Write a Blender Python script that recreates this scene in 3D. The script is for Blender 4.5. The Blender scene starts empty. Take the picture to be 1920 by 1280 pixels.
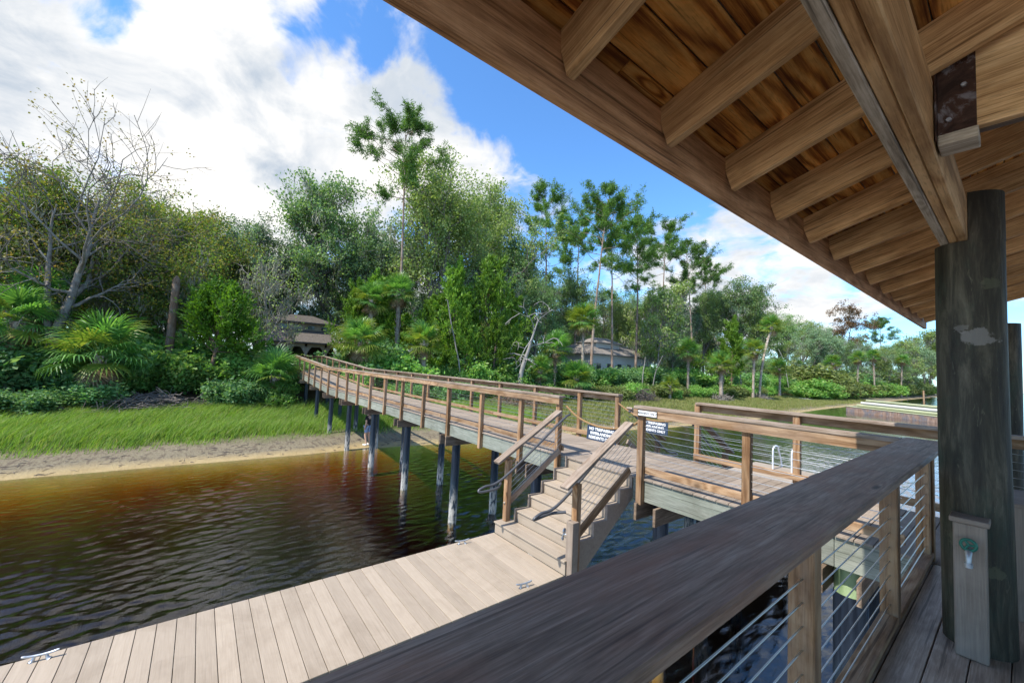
import bpy, bmesh, math, random
import numpy as np
from mathutils import Matrix, Vector, Euler, Quaternion
rad = math.radians
scene = bpy.context.scene
col = scene.collection

# ------------------------------------------------------------------ camera
CAMZ = 4.12                                   # metres above the water
FPX, PITCH, ROLL, YAW = 747.0, .0595, .0470, .909
_cp, _sp, _cr, _sr = math.cos(PITCH), math.sin(PITCH), math.cos(ROLL), math.sin(ROLL)
_M = np.array([[_cr, -_sr, 0], [_sr, _cr, 0], [0, 0, 1]]) @ np.array([[1, 0, 0], [0, _cp, _sp], [0, -_sp, _cp]])
W2C = _M @ np.stack([[math.sin(YAW + math.pi/2), 0, math.cos(YAW + math.pi/2)], [math.sin(YAW), 0, math.cos(YAW)], [0, -1, 0]], 1)
CAM = np.array([0, 0, CAMZ])
cam_data = bpy.data.cameras.new('camera')
cam = bpy.data.objects.new('camera', cam_data); col.objects.link(cam)
cam_data.sensor_width = 36; cam_data.lens = FPX / 1920 * 36
cam_data.clip_start = .05; cam_data.clip_end = 3000
_m = Matrix.Identity(4)
for i in range(3):
    _m[i][0] = W2C[0][i]; _m[i][1] = -W2C[1][i]; _m[i][2] = -W2C[2][i]; _m[i][3] = CAM[i]
cam.matrix_world = _m
scene.camera = cam
def ray(u, v): return W2C.T @ np.array([(u - 960) / FPX, (v - 640) / FPX, 1])
def on_x(u, v, x): d = ray(u, v); return CAM + d * (x / d[0])
def on_y(u, v, y): d = ray(u, v); return CAM + d * (y / d[1])
def on_z(u, v, z): d = ray(u, v); return CAM + d * ((z - CAMZ) / d[2])

# ------------------------------------------------------------------ sky, sun, exposure
SUN_EL = rad(54.5); SHADOW = (.03, 1.0)        # where shadows point on the ground
world = bpy.data.worlds.new('World'); scene.world = world; world.use_nodes = True
def build_sky():
    nt = world.node_tree; N = nt.nodes; L = nt.links; N.clear()
    def nd(t, **k):
        n = N.new(t)
        for a, b in k.items(): setattr(n, a, b)
        return n
    def math_(op, a, b=None, c=None, clamp=False):
        n = nd('ShaderNodeMath', operation=op, use_clamp=clamp)
        for i, s in enumerate((a, b, c)):
            if s is None: continue
            if isinstance(s, (int, float)): n.inputs[i].default_value = s
            else: L.new(s, n.inputs[i])
        return n.outputs[0]
    out = nd('ShaderNodeOutputWorld'); bg = nd('ShaderNodeBackground'); L.new(bg.outputs[0], out.inputs[0])
    sky = nd('ShaderNodeTexSky', sky_type='NISHITA', sun_disc=False, sun_elevation=SUN_EL, sun_rotation=math.pi)
    sky.air_density = 1.0; sky.dust_density = .2; sky.ozone_density = 3.0; sky.altitude = 0
    tc = nd('ShaderNodeTexCoord')
    nrm = nd('ShaderNodeVectorMath', operation='NORMALIZE'); L.new(tc.outputs['Generated'], nrm.inputs[0])
    D = nrm.outputs[0]
    sep = nd('ShaderNodeSeparateXYZ'); L.new(D, sep.inputs[0])
    den = math_('ADD', math_('MAXIMUM', sep.outputs[2], 0.0), .30)
    inv = math_('DIVIDE', 1.0, den)
    pl = nd('ShaderNodeVectorMath', operation='SCALE'); L.new(D, pl.inputs[0]); L.new(inv, pl.inputs['Scale'])
    def noise(vec, scale, detail, rough, dist=0, off=(0, 0, 0)):
        mp = nd('ShaderNodeMapping'); L.new(vec, mp.inputs[0]); mp.inputs['Location'].default_value = off
        n = nd('ShaderNodeTexNoise'); L.new(mp.outputs[0], n.inputs['Vector'])
        n.inputs['Scale'].default_value = scale; n.inputs['Detail'].default_value = detail
        n.inputs['Roughness'].default_value = rough; n.inputs['Distortion'].default_value = dist
        return n.outputs['Fac']
    big = noise(pl.outputs[0], 1.9, 6, .52, .3, (3.1, 1.7, 0))
    fine = noise(pl.outputs[0], 5.0, 10, .62, .5, (7.3, 2.2, 1.0))
    # banks of cloud and blue gaps, as directions in the sky
    blobs = [((250, 160), 26, .10), ((520, 330), 26, .14), ((800, 300), 60, .24), ((930, 290), 70, .22), ((100, 300), 14, .10), ((60, 80), 40, .10), ((380, 110), 60, .14),
             ((470, 20), 80, .12), ((765, 25), 500, .22), ((1400, 480), 40, .24), ((1560, 560), 60, .16), ((1320, 400), 120, .10), ((720, 190), 200, .16),
             ((690, 70), 220, -.42), ((1110, 230), 60, -.40), ((880, 60), 120, -.28), ((1250, 320), 120, -.30), ((1000, 120), 60, -.26), ((1680, 600), 160, -.30),
             ((130, 10), 500, -.26), ((240, 60), 900, -.20), ((505, 108), 1200, -.26)]
    tot = math_('ADD', math_('MULTIPLY', big, 1.0), math_('MULTIPLY', fine, .95))
    wn = nd('ShaderNodeTexNoise'); L.new(D, wn.inputs['Vector']); wn.inputs['Scale'].default_value = 9; wn.inputs['Detail'].default_value = 5
    wsub = nd('ShaderNodeVectorMath', operation='SUBTRACT'); L.new(wn.outputs['Color'], wsub.inputs[0]); wsub.inputs[1].default_value = (.5, .5, .5)
    wsc = nd('ShaderNodeVectorMath', operation='SCALE'); L.new(wsub.outputs[0], wsc.inputs[0]); wsc.inputs['Scale'].default_value = .22
    wad = nd('ShaderNodeVectorMath', operation='ADD'); L.new(D, wad.inputs[0]); L.new(wsc.outputs[0], wad.inputs[1])
    wnm = nd('ShaderNodeVectorMath', operation='NORMALIZE'); L.new(wad.outputs[0], wnm.inputs[0]); DW = wnm.outputs[0]
    for (u, v), k, w in blobs:
        d = ray(u, v); d = d / np.linalg.norm(d)
        dot = nd('ShaderNodeVectorMath', operation='DOT_PRODUCT'); L.new(DW, dot.inputs[0]); dot.inputs[1].default_value = tuple(d)
        e = math_('EXPONENT', math_('MULTIPLY', math_('SUBTRACT', dot.outputs['Value'], 1.0), float(k)))
        tot = math_('ADD', tot, math_('MULTIPLY', e, w))
    mr = nd('ShaderNodeMapRange', interpolation_type='SMOOTHSTEP'); L.new(tot, mr.inputs[0])
    mr.inputs[1].default_value = .93; mr.inputs[2].default_value = 1.22
    thick = nd('ShaderNodeMapRange', interpolation_type='SMOOTHSTEP'); L.new(tot, thick.inputs[0])
    thick.inputs[1].default_value = 1.15; thick.inputs[2].default_value = 1.75
    shade = noise(pl.outputs[0], 2.8, 7, .58, .5, (1.4, 9.1, 4.0))
    sh = math_('MULTIPLY', math_('SUBTRACT', math_('ADD', math_('MULTIPLY', shade, .8), math_('MULTIPLY', fine, .25)), .43), 5.0, clamp=True)
    sh = math_('MULTIPLY', sh, math_('ADD', math_('MULTIPLY', thick.outputs[0], .3), .75))
    cc = nd('ShaderNodeValToRGB'); L.new(sh, cc.inputs[0])
    cc.color_ramp.elements[0].color = (1.0, .975, .94, 1); cc.color_ramp.elements[1].color = (.44, .515, .61, 1)
    sc = nd('ShaderNodeVectorMath', operation='SCALE'); L.new(cc.outputs[0], sc.inputs[0]); sc.inputs['Scale'].default_value = 4.9
    tint = nd('ShaderNodeMix', data_type='RGBA', blend_type='MULTIPLY'); tint.inputs[0].default_value = 1
    L.new(sky.outputs[0], tint.inputs[6]); tint.inputs[7].default_value = (.66, 1.0, 1.27, 1)
    mix = nd('ShaderNodeMix', data_type='RGBA'); L.new(mr.outputs[0], mix.inputs[0])
    L.new(tint.outputs[2], mix.inputs[6]); L.new(sc.outputs[0], mix.inputs[7])
    L.new(mix.outputs[2], bg.inputs[0]); bg.inputs[1].default_value = .15
build_sky()
sun_data = bpy.data.lights.new('sun', 'SUN'); sun_data.energy = 4.5; sun_data.angle = rad(.55); sun_data.color = (1, .94, .85)
sun = bpy.data.objects.new('sun', sun_data); col.objects.link(sun); sun.location = (0, -30, 60)
_d = Vector((SHADOW[0], SHADOW[1], -math.tan(SUN_EL) * math.hypot(*SHADOW)))
sun.rotation_euler = _d.to_track_quat('-Z', 'Y').to_euler()
scene.view_settings.view_transform = 'Standard'; scene.view_settings.look = 'None'
scene.view_settings.exposure = 0.72; scene.view_settings.gamma = 1
scene.render.engine = 'CYCLES'
scene.cycles.max_bounces = 7; scene.cycles.diffuse_bounces = 4; scene.cycles.glossy_bounces = 4
scene.cycles.transparent_max_bounces = 12; scene.cycles.volume_bounces = 0
scene.render.resolution_x = 1024; scene.render.resolution_y = 682

# ------------------------------------------------------------------ helpers
rng = random.Random(7)
def wm(o):
    m = o.matrix_basis.copy()
    return wm(o.parent) @ o.matrix_parent_inverse @ m if o.parent else m
def setpar(c, p):
    if p is not None:
        c.parent = p; c.matrix_parent_inverse = wm(p).inverted()
    return c
def tag(o, label=None, cat=None, group=None, kind=None):
    if label: o['label'] = label
    if cat: o['category'] = cat
    if group: o['group'] = group
    if kind: o['kind'] = kind
    return o
def thing(name, loc, label, cat, group=None):
    o = bpy.data.objects.new(name, None); o.empty_display_size = .2; col.objects.link(o); o.location = loc
    return tag(o, label, cat, group)
def link(name, me, parent=None, matrix=None):
    o = bpy.data.objects.new(name, me); col.objects.link(o)
    if matrix is not None: o.matrix_basis = matrix
    return setpar(o, parent)
def np_mesh(name, V, Fc, mat, smooth=False):
    """V (n,3), Fc list of arrays (m,k)"""
    me = bpy.data.meshes.new(name)
    V = np.asarray(V, dtype=np.float32)
    Fs = [np.asarray(f, dtype=np.int32) for f in (Fc if isinstance(Fc, list) else [Fc]) if len(f)]
    me.vertices.add(len(V)); me.vertices.foreach_set('co', V.ravel())
    nl = sum(f.size for f in Fs); npoly = sum(len(f) for f in Fs)
    me.loops.add(nl); me.polygons.add(npoly)
    me.loops.foreach_set('vertex_index', np.concatenate([f.ravel() for f in Fs]))
    tot = np.concatenate([np.full(len(f), f.shape[1]) for f in Fs])
    me.polygons.foreach_set('loop_start', np.concatenate([[0], np.cumsum(tot)[:-1]]).astype(np.int32))
    if smooth: me.polygons.foreach_set('use_smooth', np.ones(npoly, dtype=bool))
    me.update(calc_edges=True); me.validate()
    if mat: me.materials.append(mat)
    return me
_boxes = {}
def box_mesh(lx, ly, lz, mat, bev=.003):
    k = (round(lx, 3), round(ly, 3), round(lz, 3), mat.name, bev)
    if k not in _boxes:
        bm = bmesh.new(); bmesh.ops.create_cube(bm, size=1)
        for v in bm.verts: v.co = Vector((v.co.x * lx, v.co.y * ly, v.co.z * lz))
        if bev: bmesh.ops.bevel(bm, geom=bm.edges[:], offset=min(bev, lx*.2, ly*.2, lz*.2), segments=1, affect='EDGES')
        me = bpy.data.meshes.new('board'); bm.to_mesh(me); bm.free(); me.materials.append(mat); _boxes[k] = me
    return _boxes[k]
def frame(p0, p1, up=(0, 0, 1)):
    x = (Vector(p1) - Vector(p0)); l = x.length; x.normalize(); u = Vector(up)
    y = u.cross(x)
    if y.length < 1e-4: y = Vector((0, 1, 0)).cross(x)
    y.normalize(); z = x.cross(y)
    m = Matrix((x, y, z)).transposed().to_4x4(); m.translation = (Vector(p0) + Vector(p1)) / 2
    return m, l
def board(name, p0, p1, w, t, mat, parent=None, up=(0, 0, 1), bev=.003):
    """box from p0 to p1 (centre line), w across, t along up; the grain runs along it"""
    m, l = frame(p0, p1, up)
    return link(name, box_mesh(l, w, t, mat, bev), parent, m)
def box(name, x0, x1, y0, y1, z0, z1, mat, parent=None, axis='x', bev=.003):
    cx, cy, cz = (x0+x1)/2, (y0+y1)/2, (z0+z1)/2
    if axis == 'x': return board(name, (x0, cy, cz), (x1, cy, cz), abs(y1-y0), abs(z1-z0), mat, parent, bev=bev)
    if axis == 'y': return board(name, (cx, y0, cz), (cx, y1, cz), abs(x1-x0), abs(z1-z0), mat, parent, bev=bev)
    return board(name, (cx, cy, z0), (cx, cy, z1), abs(y1-y0), abs(x1-x0), mat, parent, up=(1, 0, 0), bev=bev)
def tube_np(pts, radii, sides=6, cap=True):
    P = np.asarray(pts, float); n = len(P); R = np.broadcast_to(np.asarray(radii, float), (n,))
    T = np.gradient(P, axis=0); T /= np.linalg.norm(T, axis=1)[:, None] + 1e-9
    ref = np.array([0, 0, 1.]) if abs(T[0][2]) < .9 else np.array([1., 0, 0])
    V = np.zeros((n, sides, 3)); a = np.arange(sides) * 2 * np.pi / sides
    s = np.cross(T[0], ref); s /= np.linalg.norm(s)
    for i in range(n):
        s = s - T[i] * (s @ T[i]); s /= np.linalg.norm(s) + 1e-9
        b = np.cross(T[i], s)
        V[i] = P[i] + R[i] * (np.cos(a)[:, None] * s + np.sin(a)[:, None] * b)
    i = np.arange(n - 1)[:, None] * sides; j = np.arange(sides)[None]; jn = (j + 1) % sides
    Fq = np.stack([i + j, i + jn, i + sides + jn, i + sides + j], -1).reshape(-1, 4)
    return V.reshape(-1, 3), Fq
class MB:
    def __init__(s): s.V = []; s.Q = []; s.T = []; s.n = 0
    def add(s, V, Q=None, T=None):
        s.V.append(np.asarray(V, float))
        if Q is not None and len(Q): s.Q.append(np.asarray(Q) + s.n)
        if T is not None and len(T): s.T.append(np.asarray(T) + s.n)
        s.n += len(V)
    def tube(s, pts, r, sides=6, cap=False):
        V, Q = tube_np(pts, r, sides); s.add(V, Q)
        if cap:
            for e in (0, len(V) - sides):
                c = V[e:e+sides].mean(0); base = s.n; s.add(np.vstack([V[e:e+sides], c]), None, [[i, (i+1) % sides, sides] for i in range(sides)])
    def mesh(s, name, mat, smooth=False):
        return np_mesh(name, np.vstack(s.V), [np.vstack(f) for f in (s.Q, s.T) if f], mat, smooth)
def tube(name, pts, r, mat, parent=None, sides=8, smooth=True, cap=True):
    m = MB(); m.tube(pts, r, sides, cap); return link(name, m.mesh(name, mat, smooth), parent)
def spline(pts, n=8):
    P = [np.array(p, float) for p in pts]; P = [2*P[0]-P[1]] + P + [2*P[-1]-P[-2]]; out = []
    for i in range(1, len(P) - 2):
        for k in range(n):
            t = k / n; a, b, c, d = P[i-1:i+3]
            out.append(.5*((2*b) + (c-a)*t + (2*a-5*b+4*c-d)*t*t + (-a+3*b-3*c+d)*t**3))
    out.append(P[-2]); return out

# ------------------------------------------------------------------ materials
class NT:
    def __init__(s, name):
        s.m = bpy.data.materials.new(name); s.m.use_nodes = True; s.t = s.m.node_tree; s.t.nodes.clear()
        s.out = s.n('ShaderNodeOutputMaterial'); s.p = s.n('ShaderNodeBsdfPrincipled'); s.l(s.p.outputs[0], s.out.inputs[0])
        s.p.inputs['Specular IOR Level'].default_value = .3
    def n(s, t, **k):
        n = s.t.nodes.new(t)
        for a, b in k.items(): setattr(n, a, b)
        return n
    def l(s, a, b): s.t.links.new(a, b)
    def inp(s, sock, v):
        if isinstance(v, (int, float)): sock.default_value = v
        elif isinstance(v, tuple): sock.default_value = v
        else: s.l(v, sock)
    def math(s, op, a, b=None, clamp=False):
        n = s.n('ShaderNodeMath', operation=op, use_clamp=clamp); s.inp(n.inputs[0], a)
        if b is not None: s.inp(n.inputs[1], b)
        return n.outputs[0]
    def coord(s, which='Object', scale=(1, 1, 1), rand=True, rot=(0, 0, 0)):
        tc = s.n('ShaderNodeTexCoord'); v = tc.outputs[which]
        if rand:
            oi = s.n('ShaderNodeObjectInfo'); m = s.math('MULTIPLY', oi.outputs['Random'], 61.7)
            c = s.n('ShaderNodeCombineXYZ'); [s.l(m, c.inputs[i]) for i in range(3)]
            a = s.n('ShaderNodeVectorMath', operation='ADD'); s.l(v, a.inputs[0]); s.l(c.outputs[0], a.inputs[1]); v = a.outputs[0]
        mp = s.n('ShaderNodeMapping'); s.l(v, mp.inputs[0]); mp.inputs['Scale'].default_value = scale; mp.inputs['Rotation'].default_value = rot
        return mp.outputs[0]
    def noise(s, vec, scale=1, detail=4, rough=.55, dist=0):
        n = s.n('ShaderNodeTexNoise'); s.l(vec, n.inputs['Vector'])
        for a, b in (('Scale', scale), ('Detail', detail), ('Roughness', rough), ('Distortion', dist)): n.inputs[a].default_value = b
        return n.outputs['Fac']
    def ramp(s, fac, stops, interp='LINEAR'):
        r = s.n('ShaderNodeValToRGB'); s.l(fac, r.inputs[0]); e = r.color_ramp.elements; r.color_ramp.interpolation = interp
        while len(e) < len(stops): e.new(.5)
        for x, (p, c) in zip(e, stops): x.position = p; x.color = (*c, 1)
        return r.outputs[0]
    def mix(s, fac, a, b, blend='MIX'):
        n = s.n('ShaderNodeMix', data_type='RGBA', blend_type=blend)
        s.inp(n.inputs[0], fac)
        for i, v in ((6, a), (7, b)):
            if isinstance(v, tuple): n.inputs[i].default_value = (*v, 1)
            else: s.l(v, n.inputs[i])
        return n.outputs[2]
    def rng(s, x, a, b, c=0., d=1.):
        n = s.n('ShaderNodeMapRange'); s.l(x, n.inputs[0])
        for i, v in enumerate((a, b, c, d)): n.inputs[i+1].default_value = v
        return n.outputs[0]
    def bump(s, h, strength=.3, dist=.01):
        b = s.n('ShaderNodeBump'); s.l(h, b.inputs['Height']); b.inputs['Strength'].default_value = strength; b.inputs['Distance'].default_value = dist
        s.l(b.outputs[0], s.p.inputs['Normal']); return b
    def rand_value(s, colr, lo=.85, hi=1.15):
        oi = s.n('ShaderNodeObjectInfo'); v = s.rng(oi.outputs['Random'], 0, 1, lo, hi)
        h = s.n('ShaderNodeHueSaturation'); s.l(colr, h.inputs['Color']); s.l(v, h.inputs['Value']); return h.outputs[0]

def wood(name, dark, mid, light, rings=.5, knots=.6, fine=.4, stain=None, stain_amt=0., rough=.75, var=(.85, 1.15), bump=.35, figure=1.0, spec=.25, checks=.7, dirt=.6):
    s = NT(name)
    v = s.coord('Object')
    def mp(sc):
        m = s.n('ShaderNodeMapping'); s.l(v, m.inputs[0]); m.inputs['Scale'].default_value = sc; return m.outputs[0]
    # warp the grain so that it swirls round knots
    vo = s.n('ShaderNodeTexVoronoi', feature='SMOOTH_F1'); s.l(mp((1.25, 6.0, 1.1)), vo.inputs['Vector']); vo.inputs['Scale'].default_value = 1.0
    vo.inputs['Smoothness'].default_value = .15; vo.inputs['Randomness'].default_value = 1
    kd = vo.outputs['Distance']
    low = s.noise(mp((.8, 4.5, 4.5)), 1, 2, .5)
    sep = s.n('ShaderNodeSeparateXYZ'); s.l(v, sep.inputs[0])
    yy = s.math('ADD', s.math('MULTIPLY', sep.outputs[1], 26.0 * figure), s.math('MULTIPLY', sep.outputs[2], 17.0 * figure))
    ring = s.math('ADD', yy, s.math('MULTIPLY', low, 14.0 * figure))
    ring = s.math('ADD', ring, s.math('MULTIPLY', s.math('POWER', s.rng(kd, 0, .45, 1, 0), 2.0), 7.0))
    ring = s.math('MULTIPLY', s.math('ADD', s.math('SINE', s.math('MULTIPLY', ring, 2.2)), 1.0), .5)
    fi = s.noise(mp((4.5, 120, 120)), 1, 6, .65)
    med = s.noise(mp((1.3, 24, 24)), 1, 5, .6, .3)
    f = s.math('ADD', s.math('MULTIPLY', ring, rings), s.math('MULTIPLY', s.rng(med, .28, .72), 1.0 - rings))
    f = s.math('ADD', s.math('MULTIPLY', f, 1 - fine), s.math('MULTIPLY', s.rng(fi, .34, .66), fine))
    c = s.ramp(f, [(.18, dark), (.5, mid), (.80, light)])
    if stain:
        st = s.noise(mp((1.7, 5, 5)), 1, 5, .6, .3)
        c = s.mix(s.math('MULTIPLY', s.rng(st, .45, .68), stain_amt), c, stain)
    if knots:
        wn = s.n('ShaderNodeTexWhiteNoise'); s.l(vo.outputs['Color'], wn.inputs[0])
        on = s.math('GREATER_THAN', wn.outputs['Value'], .55)
        k = s.math('MULTIPLY', s.math('MULTIPLY', s.rng(kd, .05, .11, 1, 0), on), knots)
        c = s.mix(k, c, tuple(x * .28 for x in dark))
    if checks:
        ck = s.noise(mp((.8, 55, 55)), 1, 3, .55, .2); pr = s.noise(mp((14, 190, 190)), 1, 2, .5)
        c = s.mix(s.math('MULTIPLY', s.rng(ck, .61, .66), checks), c, tuple(x * .35 for x in dark))
        c = s.mix(s.math('MULTIPLY', s.rng(pr, .56, .70), checks * .55), c, tuple(x * .7 for x in dark))
    gp = s.n('ShaderNodeNewGeometry'); dn = s.noise(gp.outputs['Position'], 1.7, 6, .68, .6)
    c = s.mix(s.math('MULTIPLY', s.rng(dn, .48, .66), dirt), c, s.mix(1.0, c, (.60, .57, .53), 'MULTIPLY'))
    c = s.rand_value(c, *var)
    s.l(c, s.p.inputs['Base Color']); s.p.inputs['Roughness'].default_value = rough; s.p.inputs['Specular IOR Level'].default_value = spec
    s.bump(s.math('ADD', s.math('MULTIPLY', fi, .7), s.math('MULTIPLY', ring, .3)), bump, .004)
    return s.m
def plain(name, c, rough=.5, metal=0., nscale=0, namt=.2, spec=.4):
    s = NT(name); s.p.inputs['Roughness'].default_value = rough; s.p.inputs['Metallic'].default_value = metal; s.p.inputs['Specular IOR Level'].default_value = spec
    if nscale:
        f = s.noise(s.coord('Object', (nscale,)*3), 1, 5, .6)
        s.l(s.mix(s.rng(f, .3, .7), tuple(x*(1-namt) for x in c), tuple(min(1, x*(1+namt)) for x in c)), s.p.inputs['Base Color'])
        s.bump(f, .15, .01)
    else: s.p.inputs['Base Color'].default_value = (*c, 1)
    return s.m
def leaf(name, cols, trans=.3, rough=.5, spec=.3, lo=.75, hi=1.25):
    s = NT(name)
    g = s.n('ShaderNodeNewGeometry')
    c = s.ramp(g.outputs['Random Per Island'], [(i / (len(cols) - 1), k) for i, k in enumerate(cols)])
    c = s.rand_value(c, lo, hi)
    s.l(c, s.p.inputs['Base Color']); s.p.inputs['Roughness'].default_value = rough; s.p.inputs['Specular IOR Level'].default_value = spec
    tr = s.n('ShaderNodeBsdfTranslucent'); b = s.mix(1.0, c, (1.25, 1.3, .6), 'MULTIPLY'); s.l(b, tr.inputs[0])
    mx = s.n('ShaderNodeMixShader'); mx.inputs[0].default_value = trans
    s.l(s.p.outputs[0], mx.inputs[1]); s.l(tr.outputs[0], mx.inputs[2]); s.l(mx.outputs[0], s.out.inputs[0])
    return s.m
def bark(name, dark, light, lichen=None, amt=.5, sc=1.0):
    s = NT(name)
    a = s.noise(s.coord('Object', (9*sc, 9*sc, 2.2*sc)), 1, 6, .65, .3)
    c = s.ramp(a, [(.3, dark), (.7, light)])
    if lichen:
        b = s.noise(s.coord('Object', (2.5*sc,)*3), 1, 4, .6); c = s.mix(s.math('MULTIPLY', s.rng(b, .45, .6), amt), c, lichen)
    s.l(s.rand_value(c, .85, 1.15), s.p.inputs['Base Color']); s.p.inputs['Roughness'].default_value = .9; s.p.inputs['Specular IOR Level'].default_value = .1
    s.bump(a, .6, .05); return s.m

M = {}
M['cap_old'] = wood('weathered dark cap', (.120, .080, .055), (.235, .168, .122), (.37, .285, .22), rings=.22, knots=1.0, fine=.42, stain=(.26, .125, .075), stain_amt=.7, rough=.6, var=(.95, 1.05), bump=.5, spec=.35, checks=.45)
M['rail_top'] = wood('grey brown rail', (0.158, 0.112, 0.076), (0.259, 0.194, 0.144), (0.338, 0.274, 0.216), rings=.35, fine=.5, stain=(.40, .35, .30), stain_amt=.4)
M['rail'] = wood('tan rail', (0.178, 0.096, 0.046), (0.311, 0.189, 0.100), (0.414, 0.281, 0.170), rings=.55, fine=.35, knots=.7, stain=(.36, .30, .24), stain_amt=.3)
M['post'] = wood('tan post', (0.184, 0.092, 0.040), (0.304, 0.172, 0.084), (0.400, 0.260, 0.144), rings=.55, fine=.35, knots=.6, stain=(.30, .24, .19), stain_amt=.45, var=(.75, 1.2))
M['rim'] = wood('pale green rim board', (.158, .168, .138), (.240, .252, .208), (.315, .325, .275), rings=.25, fine=.5, knots=.25, stain=(.21, .25, .19), stain_amt=.35, var=(.9, 1.12))
M['under'] = wood('brown framing timber', (.11, .075, .05), (.20, .145, .10), (.29, .22, .16), rings=.4, fine=.4)
M['composite'] = wood('beige composite board', (0.325, 0.265, 0.200), (0.353, 0.29, 0.222), (0.382, 0.316, 0.243), rings=.15, knots=0, fine=.55, rough=.7, var=(.86, 1.06), bump=.15, checks=.15, dirt=.35)
M['composite_dk'] = wood('brown composite board', (0.240, 0.188, 0.148), (0.288, 0.232, 0.184), (0.336, 0.272, 0.216), rings=.15, knots=0, fine=.5, rough=.7, var=(.95, 1.05), bump=.15, checks=.12)
M['deck_in'] = wood('pavilion deck board', (.26, .195, .145), (.40, .31, .235), (.52, .42, .33), rings=.3, knots=0, fine=.5, rough=.45, var=(.85, 1.1), spec=.5)
M['walk'] = wood('walkway board', (0.231, 0.185, 0.142), (0.284, 0.231, 0.182), (0.337, 0.284, 0.228), rings=.15, knots=0, fine=.5, rough=.75, var=(.85, 1.1), bump=.15, checks=.2)
M['plank'] = wood('orange pine roof plank', (.26, .078, .014), (.76, .33, .065), (.92, .50, .14), rings=.74, knots=1.0, fine=.28, stain=(.11, .05, .02), stain_amt=.7, var=(.6, 1.25), figure=1.25)
M['rafter'] = wood('brown rafter', (.32, .165, .06), (.66, .395, .17), (.84, .56, .28), rings=.35, knots=1.0, fine=.5, stain=(.33, .18, .08), stain_amt=.4, var=(.85, 1.15))
M['beam'] = wood('tan beam ply', (.38, .195, .07), (.70, .42, .18), (.86, .57, .28), rings=.5, knots=.7, fine=.25, stain=(.28, .20, .12), stain_amt=.4, var=(.85, 1.1), figure=.6)
M['beam_grey'] = wood('grey beam ply', (.29, .235, .165), (.48, .405, .30), (.62, .54, .42), rings=.5, fine=.5)
M['fascia'] = wood('brown fascia', (.28, .14, .06), (.54, .30, .14), (.70, .42, .22), rings=.45, fine=.4, knots=.4)
M['steel'] = plain('stainless cable', (.62, .62, .60), .3, 1.0)
M['galv'] = plain('galvanised steel', (.50, .53, .56), .45, .8, 30, .2)
M['pipe'] = plain('dark grey pipe', (.085, .088, .095), .42, .3)
M['white_metal'] = plain('pale aluminium', (.75, .77, .8), .4, .3)
M['black'] = plain('black plastic', (.02, .02, .022), .5)
M['sign'] = plain('dark navy sign', (.026, .045, .080), .45)
M['white'] = plain('white lettering', (.80, .80, .78), .6)
M['ink'] = plain('black lettering', (.015, .015, .015), .6)
M['faucet_green'] = plain('green handle', (.02, .16, .11), .4)
def rope_mat():
    s = NT('manila rope'); v = s.coord('Object', (55, 55, 55), rand=False)
    w = s.n('ShaderNodeTexWave'); s.l(v, w.inputs[0]); w.inputs['Scale'].default_value = .5; w.bands_direction = 'DIAGONAL'
    s.l(s.ramp(w.outputs['Fac'], [(0, (.24, .13, .055)), (1, (.44, .28, .13))]), s.p.inputs['Base Color']); s.p.inputs['Roughness'].default_value = .85
    s.bump(w.outputs['Fac'], .8, .01); return s.m
M['rope'] = rope_mat()
def pile_mat():
    s = NT('black pile sleeve')
    g = s.n('ShaderNodeNewGeometry'); sp = s.n('ShaderNodeSeparateXYZ'); s.l(g.outputs['Position'], sp.inputs[0])
    nz = s.noise(s.coord('Object', (14, 14, 4), rand=False), 1, 5, .7)
    sc = s.noise(s.coord('Object', (30, 30, 1.3), rand=False), 1, 4, .6)
    base = s.ramp(sc, [(.35, (.007, .010, .017)), (.75, (.022, .032, .050))])  # near-black streaks, with the sleeve's blue sheen painted into the colour
    h = s.math('ADD', sp.outputs[2], s.math('MULTIPLY', nz, -1.1))
    grey = s.mix(s.math('MULTIPLY', s.rng(h, .35, -.2), s.rng(nz, .42, .58)), base, (.26, .25, .23))
    algae = s.mix(s.math('MULTIPLY', s.rng(h, .9, .2), .4), grey, (.035, .065, .085))
    s.l(s.mix(s.math('MULTIPLY', s.rng(h, .25, -.3), s.rng(nz, .42, .52)), algae, (.40, .385, .34)), s.p.inputs['Base Color'])
    s.p.inputs['Roughness'].default_value = .35; s.bump(nz, .2, .02); return s.m
M['pile'] = pile_mat()
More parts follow.
